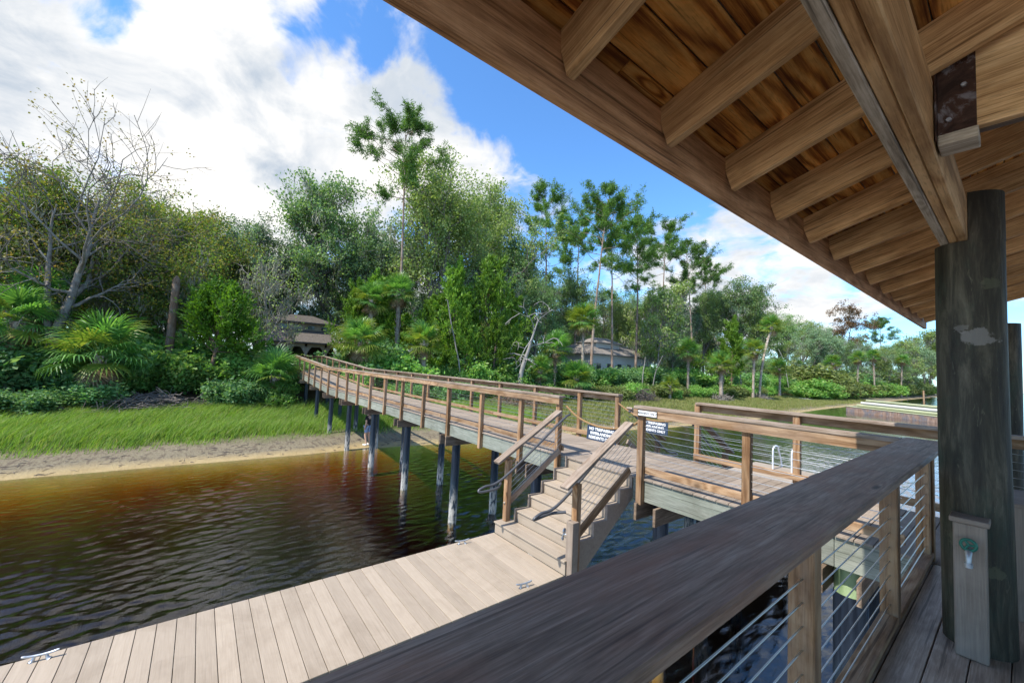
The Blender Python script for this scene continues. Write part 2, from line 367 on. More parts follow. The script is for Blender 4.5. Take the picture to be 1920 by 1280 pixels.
def creosote():
    s = NT('dark green treated pole')
    a = s.noise(s.coord('Object', (16, 16, 2.0), rand=False), 1, 6, .7, .4)
    b = s.noise(s.coord('Object', (5, 5, 2.2), rand=False), 1, 5, .65)
    c = s.ramp(a, [(.3, (.012, .011, .008)), (.5, (.045, .040, .026)), (.72, (.14, .125, .085))])
    c = s.mix(s.math('MULTIPLY', s.rng(b, .5, .7), .7), c, (.030, .055, .036))
    f = s.noise(s.coord('Object', (26, 26, 7), rand=False), 1, 4, .6, .8)
    c = s.mix(s.math('MULTIPLY', s.rng(f, .66, .74), .7), c, (.16, .15, .10))
    # pale scar in the old coating
    v = s.coord('Object', (1, 1, 1), rand=False); sn = s.noise(v, 22, 5, .7)
    for cx, cz, rr in ((-.165, 4.42, .075), (-.235, 4.475, .03), (-.10, 4.75, .05), (-.25, 3.2, .06), (-.12, 3.05, .05)):
        df = s.n('ShaderNodeVectorMath', operation='SUBTRACT'); s.l(v, df.inputs[0]); df.inputs[1].default_value = (cx, 3.69, cz)
        sc_ = s.n('ShaderNodeVectorMath', operation='MULTIPLY'); s.l(df.outputs[0], sc_.inputs[0]); sc_.inputs[1].default_value = (1, .5, 1.3)
        ln = s.n('ShaderNodeVectorMath', operation='LENGTH'); s.l(sc_.outputs[0], ln.inputs[0])
        k_ = s.rng(s.math('ADD', ln.outputs['Value'], s.math('MULTIPLY', s.math('SUBTRACT', sn, .5), .16)), rr, rr*.8)
        c = s.mix(s.math('MULTIPLY', k_, .7 if cz > 4.4 and rr > .06 else .4), c, (.24, .225, .20) if cz > 4.4 and rr != .05 else (.13, .14, .08))
    s.l(c, s.p.inputs['Base Color']); s.p.inputs['Roughness'].default_value = .62; s.bump(a, .5, .02); return s.m
M['creosote'] = creosote()
def rust():
    s = NT('rusty steel'); a = s.noise(s.coord('Object', (9, 9, 9)), 1, 6, .65, .5)
    s.l(s.ramp(a, [(.42, (.035, .018, .012)), (.56, (.075, .036, .022)), (.64, (.24, .22, .22))]), s.p.inputs['Base Color'])
    s.l(s.rng(a, .4, .65, .8, .35), s.p.inputs['Roughness']); s.p.inputs['Metallic'].default_value = .25; s.bump(a, .3, .01); return s.m
M['rust'] = rust()

# ------------------------------------------------------------------ ground and water
_YS = [-200, -40, -4.4, 6, 12, 20, 28, 40, 63, 120, 400]
_XS = [-18.0, -18.5, -18.8, -18.5, -18.0, -17.4, -16.5, -15.8, -17.2, -18.5, -19.0]
def shore(y): return np.interp(y, _YS, _XS)
def ground_z(x, y):
    x = np.asarray(x, float); y = np.asarray(y, float)
    s = shore(y); e = s - x; w = np.maximum(s + 28.5, 6.)
    t = e / w
    land = np.interp(t, [0, .22, .55, 1.0, 1.25, 2.2, 4.0, 12], [0, .20, .36, .80, 1.45, 2.45, 2.9, 3.4])
    bed = -np.interp(-e, [0, 1.2, 3, 6, 10, 60, 400], [0, .09, .32, 1.05, 2.0, 2.8, 3.4])
    wob = .05*np.sin(x*.9 + y*.37) + .04*np.sin(y*.83 - x*.3) + .03*np.sin(y*2.1 + x*1.7)
    return np.where(e > 0, land, bed) + wob * np.clip(np.abs(e) / 3, .08, 1)
def gz(x, y): return float(ground_z(x, y))
xs = np.concatenate([np.linspace(-420, -70, 12), np.linspace(-66, -32, 24), np.linspace(-31, -10, 90), np.linspace(-9, 40, 18), np.linspace(60, 420, 8)])
ys = np.concatenate([np.linspace(-420, -60, 10), np.linspace(-50, -16, 14), np.linspace(-14, 34, 110), np.linspace(35, 120, 60), np.linspace(130, 600, 14)])
gx, gy = np.meshgrid(xs, ys, indexing='ij')
GV = np.stack([gx, gy, ground_z(gx, gy)], -1).reshape(-1, 3)
ii, jj = np.meshgrid(np.arange(len(xs)-1), np.arange(len(ys)-1), indexing='ij'); k = (ii * len(ys) + jj).ravel()
def ground_mat():
    s = NT('river bank ground')
    g = s.n('ShaderNodeNewGeometry'); sp = s.n('ShaderNodeSeparateXYZ'); s.l(g.outputs['Position'], sp.inputs[0])
    v = s.coord('Object', (1, 1, 1), rand=False)
    n1 = s.noise(v, 1.3, 6, .65); n2 = s.noise(v, 14, 5, .7); n3 = s.noise(s.coord('Object', (2.0, 7.0, 1), rand=False), 1, 6, .72, .6)
    sand = s.ramp(n2, [(.3, (.135, .112, .070)), (.7, (.24, .205, .14))])
    wet = s.ramp(n1, [(.3, (.30, .22, .105)), (.7, (.42, .32, .165))])
    h = s.math('ADD', sp.outputs[2], s.math('MULTIPLY', s.math('SUBTRACT', n1, .5), .25))
    c = s.mix(s.rng(sp.outputs[2], .02, .10), wet, sand)
    wr = s.math('MULTIPLY', s.rng(n3, .52, .58), s.rng(sp.outputs[2], .05, .10))
    c = s.mix(s.math('MULTIPLY', wr, .7), c, (.085, .062, .048))
    marsh = s.ramp(n2, [(.3, (.07, .075, .03)), (.7, (.14, .15, .06))])
    c = s.mix(s.rng(h, .20, .33), c, marsh)
    lit = s.ramp(n2, [(.3, (.045, .030, .018)), (.7, (.14, .095, .055))])
    c = s.mix(s.rng(h, .75, .95), c, lit)
    s.l(c, s.p.inputs['Base Color']); s.l(s.rng(sp.outputs[2], .0, .12, .45, .95), s.p.inputs['Roughness']); s.p.inputs['Specular IOR Level'].default_value = .2
    s.bump(s.math('ADD', n2, s.math('MULTIPLY', n3, 1.2)), .6, .05); return s.m
M['ground'] = ground_mat()
ground = link('river_bank_ground', np_mesh('ground', GV, np.stack([k, k + len(ys), k + len(ys) + 1, k + 1], -1), M['ground'], True))
tag(ground, kind='structure')

def water_mat():
    s = NT('tannin river water'); s.t.nodes.remove(s.p)
    v1 = s.coord('Object', (4.6, 1.2, 1), rand=False, rot=(0, 0, rad(9)))
    v2 = s.coord('Object', (14, 5.5, 1), rand=False, rot=(0, 0, rad(-14)))
    v3 = s.coord('Object', (.35, .16, 1), rand=False)
    a = s.noise(v1, 1, 3, .5, .5); b = s.noise(v2, 1, 4, .6, .6); c = s.noise(v3, 1, 2, .5)
    h = s.math('ADD', s.math('MULTIPLY', a, 1.0), s.math('MULTIPLY', b, .33))
    h = s.math('MULTIPLY', h, s.rng(c, .32, .62, .45, 1.0))
    # calm water close to the bank
    bu = s.n('ShaderNodeBump'); s.l(h, bu.inputs['Height']); bu.inputs['Strength'].default_value = 1.0; bu.inputs['Distance'].default_value = .02
    fr = s.n('ShaderNodeFresnel'); fr.inputs['IOR'].default_value = 1.36; s.l(bu.outputs[0], fr.inputs['Normal'])
    tr = s.n('ShaderNodeBsdfTransparent'); gl = s.n('ShaderNodeBsdfGlossy'); gl.inputs['Roughness'].default_value = .03; s.l(bu.outputs[0], gl.inputs['Normal'])
    mx = s.n('ShaderNodeMixShader'); s.l(s.math('MULTIPLY', fr.outputs[0], 2.1, True), mx.inputs[0]); s.l(tr.outputs[0], mx.inputs[1]); s.l(gl.outputs[0], mx.inputs[2])
    s.l(mx.outputs[0], s.out.inputs['Surface'])
    va = s.n('ShaderNodeVolumeAbsorption'); va.inputs['Color'].default_value = (.81, .635, .07, 1); va.inputs['Density'].default_value = 5.4
    s.l(va.outputs[0], s.out.inputs['Volume']); return s.m
M['water'] = water_mat()
def water():
    """closed body of water; its top carries real waves near the docks"""
    R = np.random.default_rng(4)
    wx = np.concatenate([np.linspace(-420, -60, 8), np.linspace(-50, -21, 14), np.arange(-20.2, -2.2, .04), np.arange(-2.2, 1.0, .06), np.linspace(1.2, 12, 30), np.linspace(15, 420, 20)])
    wy = np.concatenate([np.linspace(-420, -30, 10), np.linspace(-25, -8, 34), np.arange(-7.5, 14, .045), np.linspace(14.2, 40, 170), np.linspace(41, 120, 60), np.linspace(130, 600, 14)])
    X, Y = np.meshgrid(wx, wy, indexing='ij'); Z = np.zeros_like(X)
    for i in range(80):
        lam = .125 * (3.6 ** R.random()); k = 2*np.pi/lam; th = rad(8) + R.normal()*.42
        a = .0215 * (lam/.25)**.3 / k
        Z += a * np.sin(k*(X*math.cos(th) + Y*math.sin(th)) + R.uniform(0, 6.28))
    patch = .62 + .30*np.sin(X*.55 + Y*.22 + .6) * np.sin(Y*.41 - X*.18 + 1.1) + .18*np.sin(X*1.3 - Y*.9)
    e = X - shore(Y); calm = np.clip(e/5, .10, 1)
    fade = np.interp(wx, [-60, -21, -20, 1, 4, 12], [0, .1, 1, 1, .5, 0])[:, None] * np.interp(wy, [-25, -9, 16, 30, 60], [.0, 1, 1, .5, 0])[None]
    Z *= np.clip(patch, .2, 1.3) * calm * fade
    V = np.stack([X, Y, Z], -1).reshape(-1, 3); ny = len(wy); ii, jj = np.meshgrid(np.arange(len(wx)-1), np.arange(ny-1), indexing='ij'); k = (ii*ny + jj).ravel()
    Q = np.stack([k, k + ny, k + ny + 1, k + 1], -1)
    nx = len(wx); ring = [i*ny for i in range(nx)] + [(nx-1)*ny + j for j in range(1, ny)] + [i*ny + ny-1 for i in range(nx-2, -1, -1)] + [j for j in range(ny-2, 0, -1)]
    nb = len(V); low = V[ring].copy(); low[:, 2] = -6; V = np.vstack([V, low]); n = len(ring); q = np.arange(n); ring = np.array(ring)
    side = np.stack([ring, nb + q, nb + (q+1) % n, ring[(q+1) % n]], -1)
    c = len(V); V = np.vstack([V, [[0, 80, -6]]]); fan = np.stack([np.full(n, c), nb + (q+1) % n, nb + q], -1)
    tag(link('river_water', np_mesh('river_water', V, [Q, side, fan], M['water'], True)), kind='structure')
water()

# ------------------------------------------------------------------ levels
DECK, CAP, DOCK = 2.58, 3.62, 1.52
def deck_z(x): return DECK + float(np.interp(-x, [21.2, 30.5], [0, .52]))
PITCHB = .1465
# ------------------------------------------------------------------ boardwalk
walk = thing('boardwalk', (-12, 6.05, 0), 'long timber boardwalk on black piles running from the pavilion to the wooded bank', 'boardwalk')
Y0, Y1 = 5.17, 6.93                              # outer faces of the rim boards
x = 2.4
while x > -37.5:
    z = deck_z(x); sl = deck_z(x - .07) - deck_z(x + .07)
    m = Matrix.Translation((x, (Y0+Y1)/2, z - .0125)) @ Matrix.Rotation(math.atan2(sl, .14), 4, 'Y') @ Matrix.Rotation(math.pi/2, 4, 'Z')
    link('deck_board', box_mesh(Y1 - Y0 + .05 , .140, .025, M['walk']), walk, m); x -= PITCHB
def seg_x(a, b, n):                              # break points along the walk, with the ramp's ends
    pts = [a]; L = abs(b - a) / n
    for i in range(1, n + 1): pts.append(a + (b - a) * i / n)
    return pts
cuts = [2.4, -1.2, -5.6, -9.15, -13.8, -18.4, -21.2, -25.8, -30.5, -37.4]
for a, b in zip(cuts[:-1], cuts[1:]):
    for y in (Y0 + .02, Y1 - .02):
        board('rim_board', (a - .002, y, deck_z(a) - .026 - .15), (b + .002, y, deck_z(b) - .026 - .15), .038, .30, M['rim'], walk)
    for y in (5.75, 6.35):
        board('joist', (a - .002, y, deck_z(a) - .026 - .13), (b + .002, y, deck_z(b) - .026 - .13), .04, .26, M['under'], walk)
PILES_X = [-1.13, -3.28, -6.0, -9.15, -12.25, -15.4, -18.6, -21.7, -24.8, -27.9, -31.0]
for i, px in enumerate(PILES_X):
    zt = deck_z(px) - .33
    for y, sk in ((5.45, -.03), (6.72, .0)):
        g = gz(px, y)
        r = .142 if i == 0 else .108
        p = tube('pile', [(px + sk*0, y, zt - (.30 if i == 0 else .05)), (px + rng.uniform(-.03, .03), y, min(g, 0) - 1.0 if g < 0 else g - .4)], r, M['pile'], walk, 14)
        if i == 0:
            q = link('pile_head', (lambda mb: (mb.tube([(px, y, zt - .31), (px, y, zt + .01)], r*.985, 14, True), mb.mesh('pile_head', M['pile_head'], True))[1])(MB()), p) if 'pile_head' in M else None
    for dx in (-.15, .15):
        box('pile_cap', px + dx - .02, px + dx + .02, Y0 - .14, Y1 + .14, zt - .24, zt - .002, M['under'], walk, 'y')

CABLES = [CAP - .20 - .088*i for i in range(8)]
def rail_run(label, xs_posts, y_out, sgn, x0, x1, name='cable_railing', group=None, cap_ends=None, caps=None):
    """railing along x. sgn=-1: posts on the -y side of the rim, +1: on the +y side. y_out: outer face of the rim"""
    t = thing(name, ((x0+x1)/2, y_out, deck_z((x0+x1)/2)), label, 'railing', group)
    yc = y_out + sgn * .046
    for px in xs_posts:
        z = deck_z(px)
        box('post', px - .0445, px + .0445, yc - .0445, yc + .0445, z - .36, z + 1.001, M['post'], t, 'z', .005)
    br = [x0] + [c for c in (-5.1, -9.6, -14.2, -18.6, -21.2, -25.8, -30.5) if x1 < c < x0 - .5] + [x1]
    for a, b in zip(br[:-1], br[1:]):
        za, zb = deck_z(a), deck_z(b)
        board('cap_rail', (a - .002, yc + sgn*.012, za + 1.021), (b + .002, yc + sgn*.012, zb + 1.021), .16, .038, M['rail_top'], t)
        board('upper_rail', (a - .01, yc + sgn*.0645, za + .946), (b + .01, yc + sgn*.0645, zb + .946), .038, .11, M['rail'], t)
        board('toe_rail', (a - .01, yc - sgn*.066, za + .118), (b + .01, yc - sgn*.066, zb + .118), .038, .09, M['rail'], t)
    knots = [x0] + [c for c in (-21.2, -30.5) if x1 < c < x0] + [x1]
    for h in [.84 - .085*i for i in range(8)]:
        tube('cable', [(a, yc, deck_z(a) + h) for a in knots], .0032, M['steel'], t, 5)
    return t
near_posts = [-5.11, -6.17, -7.58, -9.09, -10.55, -12.07, -13.55, -15.06, -16.57, -18.08, -19.6, -21.25, -22.8, -24.3, -25.8, -27.3, -28.8, -30.25]
far_posts = [-5.24, -6.3, -7.85, -9.4, -10.93, -12.44, -14.02, -15.55, -17.1, -18.6, -20.2, -21.75, -23.4, -24.95, -26.5, -28.1, -29.7, -31.2, -32.7, -34.2, -35.7, -37.2]
RL_NEAR = rail_run('long cable railing on the boardwalk edge nearest the stairs, rising with the ramp', near_posts, Y0, -1, -5.03, -30.3)
RL_FAR = rail_run('long cable railing on the boardwalk edge facing the white house, roped at its end', far_posts, Y1, 1, -5.18, -37.3)
RL_LN = rail_run('short cable railing along the landing beside the stairs, with a small sign on its end', [-3.42, -2.0, -.56], Y0, -1, -3.5, -.695)
RL_LF = rail_run('short cable railing across the landing, overlooking the river and boat ladder', [-3.53, -2.05, -.5, 1.0, 2.3], Y1, 1, -3.55, 2.4)
def pile_head_mat():
    s = NT('pale green cut timber'); f = s.noise(s.coord('Object', (12, 12, 3), rand=False), 1, 5, .6)
    s.l(s.ramp(f, [(.3, (.16, .24, .11)), (.7, (.36, .46, .25))]), s.p.inputs['Base Color']); s.p.inputs['Roughness'].default_value = .8; return s.m
M['pile_head'] = pile_head_mat()
for y in (5.45, 6.72): tube('pile_head', [(-1.13, y, DECK - .66), (-1.13, y, DECK - .32)], .138, M['pile_head'], walk, 16)

# ------------------------------------------------------------------ docks and stairs
SX0, SX1 = -5.09, -3.60
def make_dock(label, y_start, y_end, sgn):
    d = thing('dock', ((SX0+SX1)/2, y_start, DOCK), label, 'dock')
    y = y_start - sgn * .075
    while (y - y_end) * sgn > 0:
        link('deck_board', box_mesh(SX1 - SX0 + .02, .1405, .025, M['composite']), d, Matrix.Translation(((SX0+SX1)/2, y, DOCK - .0125))); y -= sgn * .1455
    for xx in (SX0 + .03, -4.35, SX1 - .03):
        board('rim_board', (xx, y_start, DOCK - .026 - .12), (xx, y_end, DOCK - .026 - .12), .04, .24, M['composite_dk'] if xx != -4.35 else M['under'], d)
    yy = y_start - sgn * 1.0
    while (yy - y_end) * sgn > 0:
        for xx in (SX0 + .22, SX1 - .22):
            tube('pile', [(xx, yy, DOCK - .28), (xx, yy, gz(xx, yy) - .8)], .108, M['pile'], d, 12)
        yy -= sgn * 3.05
    return d
make_dock('beige composite boat dock below the pavilion at the foot of the stairs', 3.80, -4.2, 1)
make_dock('beige composite dock with a pale boat ladder beyond the landing', 8.30, 13.7, -1)

def make_stairs(label, yb, yt, full=True):
    """yb: bottom riser face, yt: face of the landing"""
    s = thing('staircase', (-4.35, yb, DOCK), label, 'stairs')
    sg = 1 if yt > yb else -1
    n = 6; rise = (DECK - DOCK) / n; run = abs(yt - yb) / (n - 1)
    for k in range(n):
        yk = yb + sg * run * k
        xa = SX0 if k == 0 else SX0 + .20
        xb = SX1 + (.02 if k == 0 else -.02)
        z0 = DOCK + rise * k
        zt = z0 + rise - (.026 if k < n - 1 else .03)
        box('riser', xa, xb, min(yk, yk + sg*.02), max(yk, yk + sg*.02), z0 + .001, zt, M['composite'], s, 'x', .002)
        if k < n - 1:
            ya, yz = yk - sg * .018, yk + sg * (run - .001)
            half = (ya + yz) / 2
            for p, q in ((ya, half - sg*.002), (half + sg*.002, yz)):
                box('tread', xa - (.012 if k == 0 else 0), xb, min(p, q), max(p, q), z0 + rise - .025, z0 + rise, M['composite'], s, 'x', .004)
    # saw-tooth stringers, proud of the steps on both sides
    for xa, xb in ((SX0 + .155, SX0 + .198), (SX1 - .018, SX1 + .03)):
        prof = []
        for k in range(1, n):
            prof += [(yb + sg*(run*k - .03), DOCK + rise*k), (yb + sg*(run*k - .03), DOCK + rise*(k+1) + .014)]
        prof += [(yt - sg*.001, DECK - .03), (yt - sg*.001, DECK - .32), (yb + sg*(run*.35), DOCK - .22), (yb + sg*.03, DOCK - .22), (yb + sg*.03, DOCK + rise - .03)]
        if xa > -4: prof = [(yb + sg*.03, DOCK + rise*1 + .01)] + prof[:-1] 
        bm = bmesh.new(); a = [bm.verts.new((xa, y, z)) for y, z in prof]; b = [bm.verts.new((xb, y, z)) for y, z in prof]
        bm.faces.new(a); bm.faces.new(b[::-1])
        for i in range(len(a)): bm.faces.new((a[i], b[i], b[(i+1) % len(a)], a[(i+1) % len(a)]))
        bmesh.ops.recalc_face_normals(bm, faces=bm.faces[:]); bmesh.ops.triangulate(bm, faces=[f for f in bm.faces if len(f.verts) > 4])
        me = bpy.data.meshes.new('stringer'); bm.to_mesh(me); bm.free(); me.materials.append(M['composite_dk']); link('stringer', me, s)
    slope = rise / run
    for side, xr in ((-1, SX0 + .07), (1, SX1 + .03)):
        def zline(y, off): return DOCK + rise + abs(y - yb) * slope + off
        nt_ = DOCK + rise + .16*slope + .838; nb_ = DOCK + rise + .001 if side < 0 else DOCK - .2
        r = box('stair_railing', xr - .0445, xr + .0445, yb + sg*.16 - .0445, yb + sg*.16 + .0445, nb_, nt_, M['post'], s, 'z', .005)
        ya, yz = yb - sg * .08, yt - sg * .13
        board('cap_rail', (xr, ya, zline(ya, .86)), (xr, yz, zline(yz, .86)), .14, .04, M['rail_top'], r)
        board('bottom_rail', (xr, yb + sg*.12, zline(yb + sg*.12, .16)), (xr, yz + sg*.03, zline(yz + sg*.03, .16)), .038, .10, M['rail_top'] if side < 0 else M['rail'], r)
        for j in range(7):
            o = .76 - .083*j
            tube('cable', [(xr, yb + sg*.18, zline(yb + sg*.18, o)), (xr, yt - sg*.06, zline(yt - sg*.06, o))], .0032, M['steel'], r, 5)
        # bent pipe handrail on the inner side
        xi = xr - side * .11
        e = sg
        pts = [(xr - side*.03, yb - e*.0, zline(yb, .60)), (xi - side*.03, yb - e*.16, zline(yb, .575)), (xi - side*.02, yb - e*.42, zline(yb, .56)), (xi, yb - e*.46, zline(yb, .58)), (xi, yb - e*.36, zline(yb, .62)), (xi, yb + e*.02, zline(yb, .72)), (xi, yt - e*.2, zline(yt - e*.2, .74)), (xi, yt + e*.02, zline(yt, .73))]
        tube('handrail', spline(pts, 6), .019, M['pipe'], r, 10)
        for f in (.12, .9):
            yy = yb + (yt - yb) * f
            tube('handrail_bracket', [(xi, yy, zline(yy, .70)), (xr, yy, zline(yy, .68))], .010, M['pipe'], r, 6)
    return s
make_stairs('beige composite stairs from the dock up to the landing with wood and cable rails', 3.80, 5.17)
make_stairs('stairs going down from the landing to the river side dock with the ladder', 8.30, 6.93)

def cleat(x, y, rz, label):
    t = thing('dock_cleat', (x, y, DOCK), label, 'cleat')
    h = .062
    m = MB(); m.tube(spline([(-.15, 0, h+.018), (-.08, 0, h+.004), (0, 0, h), (.08, 0, h+.004), (.15, 0, h+.018)], 4), [.010]+[.014]*15+[.010], 8, True)
    horn = link('horn', m.mesh('horn', M['galv'], True), None); 
    legs = []
    for dx in (-.045, .045):
        m = MB(); m.tube([(dx*1.5, 0, .0), (dx*1.35, 0, .01), (dx, 0, h)], [.03, .018, .013], 8); legs.append(link('leg', m.mesh('leg', M['galv'], True), None))
    for o in [horn] + legs:
        o.parent = t
    t.rotation_euler = (0, 0, rz); t.scale = (.72, .72, .72)
    return t
cleat(-5.02, 3.17, rad(78), 'galvanised cleat at the dock edge over open water near the first stair tread')
cleat(-3.66, 3.20, rad(82), 'galvanised cleat on the dock edge close under the pavilion rail')
cleat(-5.02, -.85, rad(84), 'galvanised cleat at the far end of the dock edge, away from the stairs')

def faucet_box(x, y, z0, h, w, label, face, bigcap=True, rz=0):
    t = thing('utility_pedestal', (x, y, z0), label, 'pedestal')
    b = box('post_sleeve', x - w/2, x + w/2, y - w/2, y + w/2, z0 + .002, z0 + h, M['composite_dk'], t, 'z', .006)
    if bigcap: box('post_cap', x - w/2 - .014, x + w/2 + .014, y - w/2 - .014, y + w/2 + .014, z0 + h, z0 + h + .03, M['composite_dk'], t, 'x', .005)
    f = Vector((face[0], face[1], 0)); zz = z0 + h - (.14 if bigcap else .19)
    c = Vector((x, y, zz)) + f * (w/2)
    s = tube('faucet', [c - f*.002, c + f*.03, c + f*.06, c + f*.075 + Vector((0, 0, -.03)), c + f*.078 + Vector((0, 0, -.06))], [.016, .014, .015, .013, .012], M['galv'], t, 8)
    tube('hose_collar', [c + f*.078 + Vector((0, 0, -.055)), c + f*.078 + Vector((0, 0, -.08))], [.018, .017], M['galv'], s, 8)
    st = c + f*.045 + Vector((0, 0, .028))
    m = MB(); a = np.linspace(0, 2*np.pi, 17)
    sd = Vector((-f.y, f.x, 0))
    m.tube([tuple(st + f*.01 + sd*float(np.cos(q))*.03 + Vector((0, 0, 1))*float(np.sin(q))*.03 + Vector((0,0,.01))) for q in a], .008, 6)
    for q in (0, 2.1, 4.2): m.tube([tuple(st + f*.01 + Vector((0,0,.01))), tuple(st + f*.01 + sd*math.cos(q)*.03 + Vector((0, 0, .01 + math.sin(q)*.03)))], .007, 5)
    link('handle', m.mesh('handle', M['faucet_green'] if bigcap else M['galv'], True), s)
    return t
faucet_box(-3.555, 3.885, DOCK, .66, .115, 'tan composite post with a metal tap at the foot of the dock stairs', (-1, -.25), False)
faucet_box(-.205, 3.62, DECK, .75, .128, 'brown capped post with a green tap in front of the dark pole', (0, -1), True)
# ladder on the far dock
lad = thing('boat_ladder', (-4.3, 13.3, DOCK), 'pale aluminium boat ladder with two hooped rails on the far dock', 'ladder')
for xx in (-4.42, -3.96):
    tube('rail', spline([(xx, 13.05, DOCK), (xx, 13.05, DOCK + .5), (xx, 13.10, DOCK + .60), (xx, 13.25, DOCK + .64), (xx, 13.42, DOCK + .60), (xx, 13.5, DOCK + .48), (xx, 13.75, DOCK - .1), (xx, 13.75, DOCK - 1.9)], 5), .022, M['white_metal'], lad, 8)
for i in range(6): tube('rung', [(-4.42, 13.75, DOCK - .3 - .28*i), (-3.96, 13.75, DOCK - .3 - .28*i)], .016, M['white_metal'], lad, 8)

# ------------------------------------------------------------------ ropes and signs
def text_mesh(body, size, mat, depth=.0015):
    cu = bpy.data.curves.new('txt', 'FONT'); cu.body = body; cu.size = size; cu.align_x = 'CENTER'; cu.align_y = 'CENTER'; cu.extrude = depth; cu.resolution_u = 3
    cu.offset = size * .022
    o = bpy.data.objects.new('txt', cu); col.objects.link(o)
    dg = bpy.context.evaluated_depsgraph_get(); me = bpy.data.meshes.new_from_object(o.evaluated_get(dg)); bpy.data.objects.remove(o); me.materials.clear(); me.materials.append(mat)
    return me
def rope(pts, label):
    P = spline(pts, 8); t = tube('rope', P, .017, M['rope'], None, 8); tag(t, label, 'rope', None); return t
rope([(-5.02, 5.21, 3.44), (-4.78, 5.21, 3.30), (-4.5, 5.21, 3.215), (-4.19, 5.21, 3.185), (-3.9, 5.21, 3.215), (-3.64, 5.21, 3.30), (-3.47, 5.21, 3.42)], 'tan rope slung across the top of the dock stairs')
rope([(-5.2, 6.95, 3.43), (-4.93, 6.95, 3.29), (-4.65, 6.95, 3.21), (-4.3, 6.95, 3.19), (-3.9, 6.95, 3.26), (-3.55, 6.95, 3.42)], 'tan rope slung across the opening on the river side of the landing')
def no_trespass(cx, y, ztop, tilt, label, lean):
    t = thing('warning_sign', (cx, y, ztop - .13), label, 'sign')
    t.rotation_euler = (rad(90 + lean), tilt, 0)
    R = [('panel', box_mesh(.60, .235, .012, M['sign'], .004), (0, 0, 0))]
    for i, s in enumerate(('NO TRESPASSING', 'RIVERLANDING', 'RESIDENTS ONLY')):
        R.append(('lettering', text_mesh(s, .064, M['white']), (0, .066 - .068*i, .0075)))
    for nme, me, l in R:
        o = bpy.data.objects.new(nme, me); col.objects.link(o); o.parent = t; o.location = l
    for sx in (-.25, .25):
        m = MB(); a = np.linspace(0, 2*np.pi, 13); m.tube([(sx, .135 + .024*math.cos(q), .024*math.sin(q)) for q in a], .003, 5)
        o = bpy.data.objects.new('ring', m.mesh('ring', M['galv'])); col.objects.link(o); o.parent = t
no_trespass(-4.22, 5.21, 3.20, rad(0), 'dark no trespassing sign hanging from the rope at the stairs', -4)
no_trespass(-4.38, 6.95, 3.20, rad(0), 'dark no trespassing sign hanging from the river side rope', -4)
t = thing('small_sign', (-3.27, 5.07, 3.57), 'small white residents only plate with black border on the landing rail end', 'sign')
t.rotation_euler = (rad(90), 0, 0)
for nme, me, l in (('frame', box_mesh(.31, .088, .008, M['ink'], .002), (0, 0, 0)), ('plate', box_mesh(.292, .070, .008, M['white'], .002), (0, 0, .002)), ('lettering', text_mesh('RESIDENTS ONLY', .037, M['ink'], .001), (0, 0, .0075))):
    o = bpy.data.objects.new(nme, me); col.objects.link(o); o.parent = t; o.location = l
t.location = (-3.275, 5.035, 3.527)

# ------------------------------------------------------------------ pavilion overhead
gaz = thing('open_pavilion', (-.21, 3.82, DECK), 'open timber pavilion roof with exposed rafters on a dark round pole', 'pavilion')
XF, ZF = -.985, CAMZ + .906                       # outer lower edge of the eave
SL = .315                                         # roof slope
YR0, YR1 = -3.2, 9.3
def zr(x): return ZF + .035 + (x - XF) * SL       # underside of the rafters
XRIDGE = 2.3
box('fascia_board', XF, XF + .038, YR0, 3.05, ZF, ZF + .238, M['fascia'], gaz, 'y')
box('fascia_board', XF, XF + .038, 3.053, YR1, ZF, ZF + .238, M['fascia'], gaz, 'y')
RD = .19
for i in range(-5, 15):
    y = .295 + .612 * i
    if not YR0 < y < YR1: continue
    c = (XF + .04 + XRIDGE) / 2; hz = RD / 2 / math.cos(math.atan(SL))
    board('rafter', (XF + .042, y, zr(XF + .042) + hz), (XRIDGE, y, zr(XRIDGE) + hz), .038, RD, M['rafter'], gaz)
    if i % 2 == 0: board('rafter', (2*XRIDGE - XF - .042, y, zr(XF + .042) + hz), (XRIDGE + .02, y, zr(XRIDGE) + hz), .038, RD, M['rafter'], gaz)
ang = math.atan(SL); L = (XRIDGE - XF) / math.cos(ang); npl = int(L / .148)
ztop = lambda x: zr(x) + RD / math.cos(ang)
for k in range(npl + 1):
    d = -.05 + .148 * k + .07; xx = XF + d * math.cos(ang)
    if xx > XRIDGE: break
    for (ya, yb_) in ((YR0, 1.2 + 1.22 * (k % 3)), (1.204 + 1.22 * (k % 3), YR1)):
        m, l = frame((xx, ya, ztop(xx) + .0105), (xx, yb_, ztop(xx) + .0105), (-math.sin(ang), 0, math.cos(ang)))
        link('roof_plank', box_mesh(l, .1425, .02, M['plank'], .006), gaz, m)
M['roof_metal'] = plain('grey metal roof', (.30, .31, .32), .4, .6)
for sx in (-1, 1):
    xe = XF - .03 if sx < 0 else 2*XRIDGE - XF + .03
    zz = lambda x: ztop(x) + .03
    m, l = frame((xe, (YR0+YR1)/2, ZF + .035 - .03*SL + RD/math.cos(ang) + .034), (XRIDGE - .0*sx, (YR0+YR1)/2, ztop(XRIDGE) + .034))
    link('roof_sheet', box_mesh(l, YR1 - YR0 + .06, .016, M['roof_metal'], .002), gaz, m)
